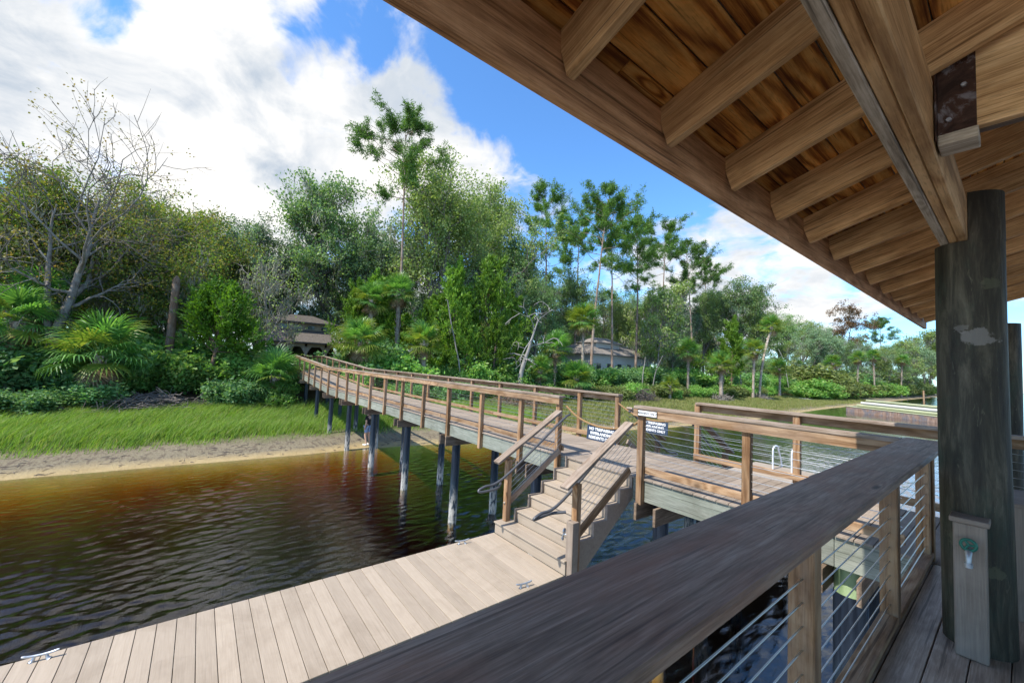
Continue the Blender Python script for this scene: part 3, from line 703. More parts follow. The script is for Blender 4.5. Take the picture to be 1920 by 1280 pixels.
# beams of three plies resting on the poles
BX, BZ = -.314, CAMZ + .905
zb_top = zr(BX) - .004
def tri_beam(x0, ya, yb_):
    for j, mt in enumerate(('beam_grey', 'beam', 'beam')):
        box('beam_ply', x0 + .041*j, x0 + .041*j + .0385, ya, yb_, BZ + .004*(j == 1), zb_top + .012*j, M[mt], gaz, 'y', .004)
tri_beam(BX, YR0 + .1, 3.80); tri_beam(BX, 3.803, YR1 - .1)
def pole(x, y, label_parent, r0=.143, ztop_=None, z0=None):
    zz = np.linspace(z0 if z0 is not None else -2.5, ztop_, 16); ph = rng.uniform(0, 6)
    return tube('round_pole', [(x + .006*math.sin(1.3*z + ph), y + .006*math.cos(1.7*z + ph), z) for z in zz], [r0 * (1.03 - .02*(i/15)) for i in range(16)], M['creosote'], label_parent, 24)
pole(-.193, 3.83, gaz, r0=.149, ztop_=BZ - .0015)
# the shoulder of the pole that passes beside the beam
bm = bmesh.new(); n = 18; pr = []
for i in range(n + 1):
    a = -math.pi*.497 + i * (math.pi*.994) / n; pr.append((-.193 + .1475*math.cos(a), 3.83 + .1475*math.sin(a)))
lo = [bm.verts.new((x, y, BZ - .003)) for x, y in pr]; hi = [bm.verts.new((x, y, BZ + .30)) for x, y in pr]
for i in range(n): bm.faces.new((lo[i], lo[i+1], hi[i+1], hi[i]))
bm.faces.new((lo[-1], lo[0], hi[0], hi[-1])); bm.faces.new(hi); bm.faces.new(lo[::-1])
bmesh.ops.recalc_face_normals(bm, faces=bm.faces[:])
me = bpy.data.meshes.new('pole_shoulder'); bm.to_mesh(me); bm.free(); me.materials.append(M['creosote']); link('pole_shoulder', me, gaz)
pole(-.145, 8.9, gaz, ztop_=BZ - .0015); pole(-.205, -1.6, gaz, ztop_=BZ - .0015)
for yy in (3.83, 8.9, -1.6): pole(4.8, yy, gaz, ztop_=BZ - .0015)
for j in range(2): box('beam_ply', 4.75 + .041*j, 4.789 + .041*j, YR0 + .1, YR1 - .1, BZ, zb_top, M['beam'], gaz, 'y', .004)
# cross beam in a rusty hanger
cy = 2.20; cb0, cb1 = CAMZ + .965, CAMZ + 1.30
for j in range(2): box('cross_beam', BX + .122 + .004, 4.74, cy + .041*j, cy + .041*j + .0385, cb0, cb1 + .004*j, M['under'] if j else M['rafter'], gaz, 'x', .004)
hg = box('beam_hanger', BX + .124, BX + .128, cy - .05, cy + .13, cb0 - .03, cb1 + .02, M['rust'], gaz, 'z', .001)
for yy in (cy - .0055, cy + .0845): box('hanger_cheek', BX + .1285, BX + .228, yy - .0025, yy + .0025, cb0 - .004, cb1 - .01, M['rust'], hg, 'z', .001)
box('hanger_seat', BX + .1285, BX + .232, cy - .02, cy + .10, cb0 - .047, cb0 - .005, M['beam_grey'], hg, 'x', .003)
for k, (dx, dz) in enumerate(((.03, .05), (.07, .17), (.03, .27))):
    c = Vector((BX + .128 + dx, cy - .008, cb0 + dz)); tube('bolt', [c, c + Vector((0, -.008, 0))], [.009, .008], M['galv'], hg, 6, False)
# deck of the pavilion
xx = -.50; k = 0
while xx < 4.9:
    w = .1405; y_a, y_b = YR0 + .3, 5.12
    link('deck_board', box_mesh(y_b - y_a, w, .025, M['deck_in']), gaz, Matrix.Translation((xx + w/2, (y_a+y_b)/2, DECK - .0135)) @ Matrix.Rotation(math.pi/2, 4, 'Z')); xx += .146
for xj in np.arange(-3, 5.1, .4): box('joist', -.5, 4.9, xj - .02, xj + .02, DECK - .026 - .24, DECK - .0265, M['under'], gaz, 'x')
box('rim_board', -.545, -.506, YR0 + .3, 5.12, DECK - .30, DECK - .001, M['under'], gaz, 'y')
# railing of the pavilion
gr = thing('pavilion_railing', (-.55, 2.0, DECK), 'wide weathered dark wood railing with steel cables, shaded by the pavilion roof', 'railing')
cap_m = box('cap_rail', -.692, -.404, -2.6, 5.285, CAP - .038, CAP, M['cap_old'], gr, 'y', .007)
for py in (-1.35, .30, 1.955, 3.60, 5.245):
    if py < 5: box('post', -.592, -.503, py - .0445, py + .0445, DECK - .3 if py < 1 else DECK + .05, CAP - .0385, M['post'], gr, 'z', .005)
    else:
        p5 = box('post', -.588, -.499, 5.17, 5.259, DECK + .001, CAP - .0385, M['post'], gr, 'z', .005)
        for i in range(9):
            z = CAP - .19 - .0885 * i
            f = tube('cable_fitting', [(-.5435, 5.171, z), (-.5435, 5.165, z), (-.5435, 5.1645, z), (-.5435, 5.140, z)], [.017, .016, .0095, .007], M['galv'], p5, 8)
for y_a, y_b in ((-2.6, 1.908), (2.003, 3.553), (3.648, 5.168)):
    board('bottom_rail', (-.545, y_a, DECK + .062), (-.545, y_b, DECK + .062), .089, .038, M['post'], gr)
for i in range(9):
    z = CAP - .19 - .0885 * i
    tube('cable', [(-.5435, -2.5, z), (-.5435, 5.15, z)], .0036, M['steel'], gr, 6)
# storage box behind the pole
sb = thing('storage_box', (.4, 4.6, DECK), 'pale composite box of upright boards behind the dark pole', 'box')
for k in range(7):
    box('upright_board', -.12 + .146*k, -.12 + .146*k + .141, 4.42, 4.445, DECK + .002, DECK + .74, M['composite_dk'], sb, 'z')
for k in range(4):
    box('side_board', -.12, -.095, 4.447 + .146*k, 4.447 + .146*k + .141, DECK + .002, DECK + .74, M['composite_dk'], sb, 'z')
box('lid', -.14, .92, 4.40, 5.03, DECK + .742, DECK + .767, M['composite_dk'], sb, 'x')

# ------------------------------------------------------------------ vegetation: materials
M['bark_grey'] = bark('grey bark', (.095, .08, .065), (.25, .22, .19), (.30, .30, .26), .5)
M['bark_brown'] = bark('brown bark', (.10, .060, .038), (.27, .185, .125), (.30, .27, .23), .3)
M['bark_pine'] = bark('pine bark', (.12, .075, .05), (.33, .245, .185), (.36, .32, .28), .4, .8)
M['bark_dead'] = bark('silver dead wood', (.16, .15, .135), (.34, .32, .295))
M['bark_palm'] = bark('palm trunk', (.15, .115, .085), (.40, .33, .26), (.46, .42, .36), .4, 1.3)
M['twigs'] = bark('dead twigs', (.07, .058, .05), (.22, .19, .165))
M['oak_leaf'] = leaf('oak leaf', [(0.085, 0.170, 0.062), (0.155, 0.278, 0.096), (0.284, 0.411, 0.155), (0.200, 0.314, 0.170)], 0.42)
M['oak_leaf_b'] = leaf('blue green oak leaf', [(0.090, 0.161, 0.094), (0.176, 0.279, 0.161), (0.325, 0.420, 0.266)], 0.42)
M['airy_leaf'] = leaf('olive leaf', [(0.130, 0.215, 0.056), (0.237, 0.333, 0.097), (0.366, 0.420, 0.172)], 0.42)
M['yellow_leaf'] = leaf('yellowing leaf', [(0.103, 0.184, 0.034), (0.161, 0.253, 0.046), (0.230, 0.299, 0.052), (0.322, 0.299, 0.057), (0.276, 0.207, 0.057), (0.127, 0.218, 0.040), (0.149, 0.241, 0.046), (0.196, 0.276, 0.057)], .42)
M['sparse_leaf'] = leaf('ochre leaf', [(0.117, 0.130, 0.029), (0.221, 0.195, 0.039), (0.260, 0.156, 0.046)], 0.42)
M['cypress_leaf'] = leaf('bright feathery leaf', [(.06, .16, .012), (.12, .26, .02), (.17, .33, .035), (.10, .22, .02)], .4)
M['cedar_leaf'] = leaf('fresh green leaf', [(0.076, 0.177, 0.018), (0.140, 0.265, 0.028), (0.216, 0.341, 0.051)], 0.38)
M['rust_leaf'] = leaf('rusty cypress leaf', [(.13, .065, .03), (.20, .11, .05), (.12, .10, .045)], .3)
M['pine_leaf'] = leaf('pine needle', [(0.057, 0.140, 0.028), (0.113, 0.228, 0.044), (0.177, 0.304, 0.063)], 0.42)
M['shrub_leaf'] = leaf('shrub leaf', [(0.098, 0.233, 0.049), (0.179, 0.373, 0.077), (0.305, 0.420, 0.116)], 0.42)
M['shrub_leaf_b'] = leaf('dark shrub leaf', [(0.070, 0.174, 0.062), (0.140, 0.302, 0.107), (0.281, 0.420, 0.174)], 0.42)
M['shrub_leaf_c'] = leaf('olive shrub leaf', [(0.091, 0.130, 0.033), (0.156, 0.208, 0.052), (0.221, 0.247, 0.091)], .3)
M['moss'] = leaf('grey hanging moss', [(.16, .16, .12), (.25, .25, .19), (.32, .31, .25)], .3)
M['frond'] = leaf('palm frond', [(0.057, 0.164, 0.043), (0.116, 0.270, 0.057), (0.193, 0.367, 0.087)], 0.42, .4, .4, .75, 1.25)
M['frond_y'] = leaf('yellow green palm frond', [(0.099, 0.176, 0.024), (0.187, 0.259, 0.039), (0.275, 0.297, 0.055)], 0.42, .4, .4, .75, 1.25)
M['frond_dead'] = leaf('dry palm frond', [(.17, .11, .055), (.28, .20, .11)], .2)
M['grass'] = leaf('marsh grass', [(.10, .20, .025), (.16, .29, .04), (.22, .36, .06), (.30, .39, .10), (.18, .32, .045), (.15, .26, .04), (.36, .33, .15)], .45, .5, .3, .95, 1.05)
M['grass_b'] = leaf('olive marsh grass', [(.10, .13, .03), (.15, .18, .04), (.20, .21, .065), (.24, .21, .09)], .35)

# ------------------------------------------------------------------ vegetation: growth
def nrm(v): return v / (np.linalg.norm(v, axis=-1, keepdims=True) + 1e-9)
def quads(C, size, elong, R, droop=0., A=None):
    """one small diamond-shaped leaf at each of C"""
    n = len(C)
    a = nrm(R.normal(size=(n, 3))) if A is None else nrm(A + R.normal(size=(n, 3)) * .35)
    if droop: a[:, 2] -= droop; a = nrm(a)
    b = nrm(np.cross(a, R.normal(size=(n, 3))))
    s = size * R.uniform(.65, 1.35, (n, 1)); L_ = a * s * elong / 2; W_ = b * s / 2
    V = np.stack([C - L_, C + W_ - L_*.1, C + L_, C - W_ - L_*.1], 1).reshape(-1, 3)
    return V, np.arange(4 * n).reshape(n, 4)
def limb(p, d, L_, r0, r1, n, R, wander, up):
    pts = [np.array(p, float)]; d = nrm(np.array(d, float)); st = L_ / n
    for i in range(n):
        d = nrm(d + R.normal(size=3) * wander + np.array([0, 0, up])); pts.append(pts[-1] + d * st)
    return np.array(pts), np.linspace(r0, r1, n + 1)
def along(P, t):
    f = t * (len(P) - 1); i = min(int(f), len(P) - 2); return P[i] + (P[i+1] - P[i]) * (f - i), nrm(P[i+1] - P[i])
def spread_dir(d, ang, az, R):
    s = nrm(np.cross(d, [0, 0, 1.]) + 1e-4); b = np.cross(s, d)
    return nrm(d * math.cos(ang) + (s * math.cos(az) + b * math.sin(az)) * math.sin(ang))
def broadleaf(seed, H=12, r=.22, base=.3, spread=.42, limbs=11, sub=6, twig=5, nleaf=14, lsize=.17, elong=1.7, cl=.30, lean=(0, 0), up=.10, wander=.16,
              profile=lambda t: .55 + .45*math.sin(math.pi*min(1, t*1.05)), leader=.86, fork=0, moss=0, bare=0., twig_r=.012):
    R = np.random.default_rng(seed); wood_ = MB(); tips = []; low = []
    trunks = []
    P, rr = limb((0, 0, 0), (lean[0], lean[1], 1), H*leader, r, r*.16, 12, R, wander*.35, .05); trunks.append((P, rr, 1.0))
    for k in range(fork):
        t0 = R.uniform(.18, .4); p, d = along(P, t0); dd = spread_dir(d, rad(R.uniform(20, 38)), R.uniform(0, 6.28), R)
        Q, qr = limb(p, dd, H*(leader - t0)*.95, r*.62, r*.12, 10, R, wander*.5, .10); trunks.append((Q, qr, .8))
    for P, rr, _ in trunks: wood_.tube(P, rr, 8)
    for ti, (P, rr, sc) in enumerate(trunks):
        nl = int(limbs * sc); az = R.uniform(0, 6.28)
        for i in range(nl):
            t = base + (1 - base) * (i + R.uniform(.1, .9)) / nl if ti == 0 else .25 + .75 * (i + R.uniform(.1, .9)) / nl
            p, d = along(P, min(t, .995)); az += 2.4 + R.normal() * .4
            tt = (t - base) / (1 - base)
            d1 = spread_dir(np.array([0, 0, 1.]), rad(72 - 42*tt + R.normal()*9), az, R)
            L1 = spread * H * profile(tt) * R.uniform(.75, 1.15) * sc
            r1 = max(.02, np.interp(t, [0, 1], [rr[0], rr[-1]]) * .55)
            A, ar = limb(p, d1, L1, r1, r1*.22, 6, R, wander, up); wood_.tube(A, ar, 5)
            for j in range(sub):
                q, dq = along(A, R.uniform(.3, 1.0)); d2 = spread_dir(dq, rad(R.uniform(25, 70)), R.uniform(0, 6.28), R)
                L2 = L1 * R.uniform(.28, .52); B, br = limb(q, d2, L2, max(twig_r*1.5, r1*.3), twig_r, 4, R, wander*1.3, up); wood_.tube(B, br, 4)
                low.append(B[2])
                for k in range(twig):
                    w, dw = along(B, R.uniform(.3, 1.0)); d3 = spread_dir(dw, rad(R.uniform(20, 75)), R.uniform(0, 6.28), R)
                    Cc, cr = limb(w, d3, L2 * R.uniform(.3, .6), twig_r, twig_r*.4, 2, R, wander, up); wood_.tube(Cc, cr, 3)
                    if R.random() >= bare: tips.append(Cc[1]); tips.append(Cc[2])
    T = np.array(tips) if tips else np.zeros((0, 3)); V = []; 
    crown = None
    if len(T) and nleaf:
        C = np.repeat(T, nleaf, 0); C = C + R.normal(size=C.shape) * cl * np.array([1, 1, .75])
        crown = quads(C, lsize, elong, R)
    ms = None
    if moss:
        Lw = np.array(low); sel = Lw[R.random(len(Lw)) < min(1, moss)]
        C = np.repeat(sel, 26, 0); C = C + R.normal(size=C.shape) * np.array([.22, .22, .25]) - np.array([0, 0, .25])
        ms = quads(C, .07, 6, R, 2.5)
    top = max(wood_.V[i][:, 2].max() for i in range(len(wood_.V)))
    return dict(wood=wood_, crown=crown, moss=ms, top=top)
def pine(seed, H=26, r=.2, base=.55, spread=.16, limbs=34, tuft=.42, nn=12, sub=6, lean=(0, 0), flat=0., dens=1.0):
    R = np.random.default_rng(seed); wd = MB(); T = []; Dv = []
    P, rr = limb((0, 0, 0), (lean[0], lean[1], 1), H, r, r*.14, 16, R, .010, .02); wd.tube(P, rr, 9)
    az = 0.
    for i in range(limbs):
        t = base + (1 - base) * (i / limbs) ** .85; p, d = along(P, min(.998, t)); az += 2.4 + R.normal()*.5
        tt = (t - base) / (1 - base)
        L1 = spread * H * (.35 + .9 * math.sin(math.pi * (.18 + .78*tt))) * R.uniform(.6, 1.2)
        d1 = spread_dir(np.array([0, 0, 1.]), rad(82 - 38*tt + R.normal()*8), az, R)
        A, ar = limb(p, d1, L1, .045, .012, 6, R, .13, .07 * (1-flat)); wd.tube(A, ar, 4)
        for j in range(sub):
            q, dq = along(A, R.uniform(.5, 1)); d2 = spread_dir(dq, rad(R.uniform(15, 60)), R.uniform(0, 6.28), R)
            B, br = limb(q, d2, L1*R.uniform(.18, .38), .012, .006, 3, R, .15, .12); wd.tube(B, br, 3)
            for w in (B[-1], B[-2], B[1]): T.append(w); Dv.append(nrm(B[-1] - B[0]))
        T.append(A[-1]); Dv.append(d1)
    T = np.array(T); Dv = np.array(Dv); n = int(nn * dens)
    C = np.repeat(T, n, 0); A = nrm(np.repeat(Dv, n, 0) * .7 + R.normal(size=C.shape) + np.array([0, 0, .35]))
    ln = tuft * R.uniform(.6, 1.2, (len(C), 1)); s = nrm(np.cross(A, R.normal(size=C.shape))) * .035
    C = C + R.normal(size=C.shape) * .16
    V = np.stack([C - s, C + s, C + A*ln*.6 + s*.8 - np.array([0,0,.03]), C + A * ln - np.array([0, 0, .08])], 1).reshape(-1, 3)
    return dict(wood=wd, crown=(V, np.arange(len(V)).reshape(-1, 4)), moss=None, top=float(V[:, 2].max()))
def feathery(seed, H=6, r=.1, base=.25, spread=.42, limbs=26, sprays=16, nl=22, ls=.11, conic=.5, up=.18):
    R = np.random.default_rng(seed); wd = MB(); C = []; Av = []
    P, rr = limb((0, 0, 0), (0, 0, 1), H*.93, r, r*.15, 10, R, .05, .03); wd.tube(P, rr, 7); az = 0
    for i in range(limbs):
        t = base + (1 - base) * (i + .5) / limbs; p, d = along(P, t); az += 2.4
        tt = (t - base) / (1 - base); L1 = spread * H * ((1 - conic*tt) * (.5 + .5*math.sin(math.pi*min(1, .25 + tt*.9)))) * R.uniform(.75, 1.15)
        A, ar = limb(p, spread_dir(np.array([0, 0, 1.]), rad(75 - 35*tt), az, R), L1, .03, .008, 5, R, .12, up); wd.tube(A, ar, 4)
        for j in range(sprays):
            q, dq = along(A, R.uniform(.25, 1)); d2 = spread_dir(dq, rad(R.uniform(15, 70)), R.uniform(0, 6.28), R); d2[2] += .25; d2 = nrm(d2)
            L2 = L1 * R.uniform(.2, .42)
            s = np.linspace(.05, 1, nl)[:, None] * L2
            C.append(q + d2 * s + R.normal(size=(nl, 3)) * .07); Av.append(np.repeat(d2[None], nl, 0))
    C = np.vstack(C); Av = np.vstack(Av)
    return dict(wood=wd, crown=quads(C, ls, 2.6, R, 0, Av), moss=None, top=float(C[:, 2].max()))
def shrub(seed, w=1.0, h=1.0, n=4200, ls=.13, el=1.9, stems=16):
    R = np.random.default_rng(seed); wd = MB(); tips = []
    for i in range(stems):
        az = R.uniform(0, 6.28); d = np.array([math.cos(az)*R.uniform(.1, 1.0)*w, math.sin(az)*R.uniform(.1, 1.0)*w, R.uniform(.6, 1.0)*h])
        A, ar = limb((d[0]*.15, d[1]*.15, 0), d, np.linalg.norm(d)*1.05, .022, .006, 6, R, .12, .02); wd.tube(A, ar, 4)
        for j in range(7):
            q, dq = along(A, R.uniform(.2, 1)); B, br = limb(q, spread_dir(dq, rad(R.uniform(25, 80)), R.uniform(0, 6.28), R), .38*R.uniform(.5, 1.2), .006, .003, 3, R, .2, .08); wd.tube(B, br, 3); tips += [B[-1], B[-2], B[1]]
    T = np.array(tips); k = max(1, n // len(T)); C = np.repeat(T, k, 0) + R.normal(size=(len(T)*k, 3)) * .13
    C[:, 2] = np.abs(C[:, 2])
    return dict(wood=wd, crown=quads(C, ls, el, R), moss=None, top=float(C[:, 2].max()))
_kinds = {}
def kind(key, data, wood_mat, leaf_mat):
    k = dict(top=data['top'], parts=[('trunk', data['wood'].mesh('trunk', M[wood_mat], True))])
    if data['crown'] is not None: k['parts'].append(('crown', np_mesh('crown', data['crown'][0], data['crown'][1], M[leaf_mat])))
    if data['moss'] is not None: k['parts'].append(('hanging_moss', np_mesh('hanging_moss', data['moss'][0], data['moss'][1], M['moss'])))
    _kinds[key] = k
def plant(name, key, x, y, h, label, cat='tree', group=None, rz=None, wx=1.0, mats=None, sink=.05, tilt=(0, 0)):
    k = _kinds[key]; s = h / k['top']
    t = thing(name, (x, y, gz(x, y) - sink), label, cat, group)
    t.rotation_euler = (tilt[0], tilt[1], rng.uniform(0, 6.28) if rz is None else rz); t.scale = (s*wx, s*wx, s)
    for nme, me in k['parts']:
        o = bpy.data.objects.new(nme, me); col.objects.link(o); o.parent = t
    return t
def at_px(u, X, v_top=None, vb=690):
    """ground place seen in image column u on the line x = X, and the height that reaches row v_top there"""
    y = on_x(u, vb, X)[1]; g = gz(X, y)
    if v_top is None: return X, float(y)
    return X, float(y), float(on_x(u, v_top, X)[2] - g)

kind('oakA', broadleaf(11, 13, .26, .28, .46, 13, 7, 5, 10, .115, 1.7, .24, fork=2, moss=.5), 'bark_grey', 'oak_leaf')
kind('oakB', broadleaf(12, 13, .25, .22, .42, 13, 7, 5, 10, .115, 1.7, .24, fork=2, moss=.5), 'bark_grey', 'oak_leaf_b')
kind('oakC', broadleaf(13, 14, .25, .30, .40, 13, 6, 5, 11, .11, 1.7, .26, fork=3, up=.16), 'bark_grey', 'airy_leaf')
kind('gumA', broadleaf(14, 12, .2, .12, .40, 14, 6, 5, 12, .105, 1.4, .30, fork=1, moss=.4), 'bark_grey', 'yellow_leaf')
kind('gumB', broadleaf(15, 11, .2, .10, .44, 14, 6, 5, 11, .105, 1.4, .30, fork=2, moss=.45), 'bark_grey', 'yellow_leaf')
kind('bare', broadleaf(26, 15, .34, .40, .52, 11, 7, 4, 6, .095, 1.3, .22, lean=(.05, -.02), fork=2, wander=.22, up=.05, bare=.55, twig_r=.016), 'bark_grey', 'sparse_leaf')
kind('mossy', broadleaf(17, 9, .16, .25, .52, 11, 7, 5, 2, .12, 1.5, .25, lean=(.12, .10), wander=.24, moss=1.0, bare=.4, twig_r=.014), 'bark_dead', 'airy_leaf')
kind('dead', broadleaf(18, 7, .2, .45, .42, 7, 3, 2, 0, lean=(.02, .02), wander=.33, up=-.01, twig_r=.018, leader=.8), 'bark_dead', None)
kind('rustcyp', broadleaf(19, 24, .34, .55, .26, 20, 6, 5, 9, .22, 1.6, .34, up=.02, wander=.12, profile=lambda t: .75 + .25*t, leader=.97, moss=.6), 'bark_grey', 'rust_leaf')
kind('thin', broadleaf(20, 10, .12, .25, .30, 12, 5, 4, 7, .15, 1.6, .27, moss=.9, twig_r=.01), 'bark_grey', 'airy_leaf')
kind('pineA', pine(31, 28, .24, .73, .17, 22, tuft=.42, dens=2.6, lean=(.01, 0), sub=8), 'bark_pine', 'pine_leaf')
kind('pineB', pine(32, 26, .2, .60, .15, 28, tuft=.42, dens=2.0, sub=7), 'bark_pine', 'pine_leaf')
kind('pineC', pine(33, 24, .2, .62, .17, 28, tuft=.42, dens=2.0, lean=(.004, .002), sub=7), 'bark_pine', 'pine_leaf')
kind('cypress', feathery(41, 5.5, .12, .40, .44, 34, 20, 26, .07, .12, .12), 'bark_brown', 'cypress_leaf')
kind('cedarA', feathery(42, 9, .13, .12, .40, 34, 20, 26, .09, .45), 'bark_brown', 'cedar_leaf')
kind('cedarB', feathery(43, 8, .13, .15, .44, 30, 19, 26, .09, .35), 'bark_brown', 'cedar_leaf')
for i in range(3): kind('shrubG%d' % i, shrub(51+i, .85, 1.35, 9500, .075, 2.1, 20), 'twigs', 'shrub_leaf')
for i in range(2): kind('shrubD%d' % i, shrub(61+i, .95, 1.15, 9500, .07, 1.9, 20), 'twigs', 'shrub_leaf_b')
for i in range(2): kind('shrubO%d' % i, shrub(71+i, 1.0, 1.05, 7500, .07, 2.2, 24), 'twigs', 'shrub_leaf_c')

# palms: every fan is a part of its palm
def fan_mesh(name, mat, seed, segs=26, blade=.95, stalk=.95, sag=.35):
    R = np.random.default_rng(seed); m = MB()
    st = [np.array([stalk*t, 0, .10*stalk*math.sin(t*1.6) - .06*t*t*stalk]) for t in np.linspace(0, 1, 4)]
    m.tube(st, [.022, .018, .014, .010], 4); hub = st[-1]
    for i in range(segs):
        a = math.radians(-125 + 250 * i / (segs - 1)) + R.normal()*.02
        L_ = blade * (.72 + .28*math.cos(a*.75)) * R.uniform(.92, 1.05); fold = -.28 * abs(math.sin(a))
        d = np.array([math.cos(a), math.sin(a), fold + .15]); d /= np.linalg.norm(d)
        sd = np.array([-math.sin(a), math.cos(a), 0.]) * .030
        p1 = hub + d * L_ * .42; p2 = hub + d * L_ * .78 - np.array([0, 0, sag*L_*.20]); p3 = hub + d * L_ - np.array([0, 0, sag*L_*R.uniform(.5, 1.0)])
        m.add(np.array([hub - sd*.25, hub + sd*.25, p1 + sd, p1 - sd, p2 + sd*.75, p2 - sd*.75, p3]), [[0, 1, 2, 3], [3, 2, 4, 5]], [[5, 4, 6]])
    return m.mesh(name, M[mat])
FANS = {k: [fan_mesh('fan', mt, 81 + 7*i + j, sag=.3 + .12*j) for j in range(3)] for i, (k, mt) in enumerate((('g', 'frond'), ('y', 'frond_y'), ('d', 'frond_dead')))}
def palm(x, y, trunk_h, label, group, lean=(0, 0), fan=1.0, n=30, mixy=.35, dead=5, skirt=0, name='palm_tree', cat='palm', r=.17):
    t = thing(name, (x, y, gz(x, y) - .05), label, cat, group)
    R = random.Random(int(abs(x*731 + y*137)) + 5)
    P = [np.array([lean[0]*s*s*trunk_h, lean[1]*s*s*trunk_h, trunk_h*s]) for s in np.linspace(0, 1, 9)]
    m = MB(); m.tube(P, [r*1.35, r*1.1] + [r*(1 + .06*(-1)**i) for i in range(6)] + [r*1.15], 10)
    if trunk_h > .6:
        for i in range(int(26*min(1, trunk_h/3))):          # old leaf bases near the top
            s = R.uniform(.45, 1.0); p = np.array([lean[0]*s*s*trunk_h, lean[1]*s*s*trunk_h, trunk_h*s]); a = R.uniform(0, 6.28); d = np.array([math.cos(a), math.sin(a), 0])
            m.tube([p + d*r*.8, p + d*r*1.5 + np.array([0, 0, .16]), p + d*r*1.8 + np.array([0, 0, .36])], [.045, .035, .015], 4)
    o = bpy.data.objects.new('trunk', m.mesh('trunk', M['bark_palm'], True)); col.objects.link(o); o.parent = t
    top = P[-1]
    for i in range(n + dead):
        a = i * 2.399 + R.uniform(-.2, .2); f = i / max(1, n - 1)
        if i < n: el = rad(82 - 112 * f ** 1.05 + R.uniform(-9, 9)); key = 'y' if R.random() < mixy * (.3 + 1.2*f) else 'g'
        else: el = rad(R.uniform(-75, -50)); key = 'd'
        o = bpy.data.objects.new('frond', FANS[key][R.randrange(3)]); col.objects.link(o); o.parent = t
        o.location = top + np.array([0, 0, .02*R.random()]); s = fan * R.uniform(.85, 1.12) * (1 if i < n else .8)
        o.rotation_euler = (R.uniform(-.3, .3), -el, a); o.scale = (s, s, s)
    return t

# ------------------------------------------------------------------ buildings on the bank
M['shingle'] = bark('grey roof shingle', (.075, .065, .055), (.15, .13, .11), None, 0, .8)
M['stucco'] = plain('pale grey stucco', (.42, .37, .29), .9, 0, 4, .12)
M['tan_wall'] = plain('tan painted wood', (.33, .27, .19), .8, 0, 5, .15)
M['glass'] = plain('dark window glass', (.03, .04, .045), .08, 0, 0, 0, .6)
M['white_wall'] = plain('white siding', (.42, .42, .39), .8, 0, 5, .08)
M['pale_roof'] = bark('pale brown shingle', (.16, .14, .12), (.28, .25, .22), None, 0, .8)
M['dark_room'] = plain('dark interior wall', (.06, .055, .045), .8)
def hip_roof(name, x0, x1, y0, y1, z0, h, inset, mat, parent, th=.12):
    bm = bmesh.new()
    b = [bm.verts.new(p) for p in ((x0, y0, z0), (x1, y0, z0), (x1, y1, z0), (x0, y1, z0))]
    e = [bm.verts.new(p) for p in ((x0, y0, z0+th), (x1, y0, z0+th), (x1, y1, z0+th), (x0, y1, z0+th))]
    t = [bm.verts.new(p) for p in ((x0+inset, y0+inset, z0+h), (x1-inset, y0+inset, z0+h), (x1-inset, y1-inset, z0+h), (x0+inset, y1-inset, z0+h))]
    bm.faces.new(b[::-1]); bm.faces.new(t)
    for i in range(4):
        j = (i+1) % 4; bm.faces.new((b[i], b[j], e[j], e[i])); bm.faces.new((e[i], e[j], t[j], t[i]))
    bmesh.ops.recalc_face_normals(bm, faces=bm.faces[:]); me = bpy.data.meshes.new(name); bm.to_mesh(me); bm.free(); me.materials.append(mat); return link(name, me, parent)
# river house with arched porch and clerestory
PX = -41.0
py0, py1 = float(on_x(485, 650, PX)[1]), float(on_x(640, 650, PX)[1]) + .6
pe = float(on_x(560, 643, PX)[2]); pg = 2.9
ph = thing('porch_house', (PX - 3, (py0+py1)/2, pg), 'tan porch building with arches and clerestory windows at the end of the boardwalk', 'building')
box('floor', PX - 7.5, PX + .2, py0 + .3, py1 - .3, pg - .6, pg + .18, M['under'], ph)
roof1 = hip_roof('roof', PX - 8.2, PX + .8, py0 - .5, py1 + .5, pe, 1.35, 2.3, M['shingle'], ph)
cl0, cl1 = py0 + 1.35, py1 - 1.35
box('clerestory_wall', PX - 5.8, PX - 1.45, cl0, cl1, pe + 1.1, pe + 1.95, M['tan_wall'], ph)
hip_roof('upper_roof', PX - 6.3, PX - .9, cl0 - .5, cl1 + .5, pe + 1.94, .9, 1.9, M['shingle'], ph)
nw = 4; ww = (cl1 - cl0) / nw
for i in range(nw):
    w = box('window', PX - 1.449, PX - 1.40, cl0 + ww*(i + .18), cl0 + ww*(i + .82), pe + 1.32, pe + 1.82, M['tan_wall'], ph)
    box('pane', PX - 1.399, PX - 1.385, cl0 + ww*(i + .26), cl0 + ww*(i + .74), pe + 1.39, pe + 1.75, M['glass'], w)
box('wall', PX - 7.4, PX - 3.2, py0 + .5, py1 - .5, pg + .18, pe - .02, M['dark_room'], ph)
ncol = 5; cs = (py1 - py0 - .6) / (ncol - 1)
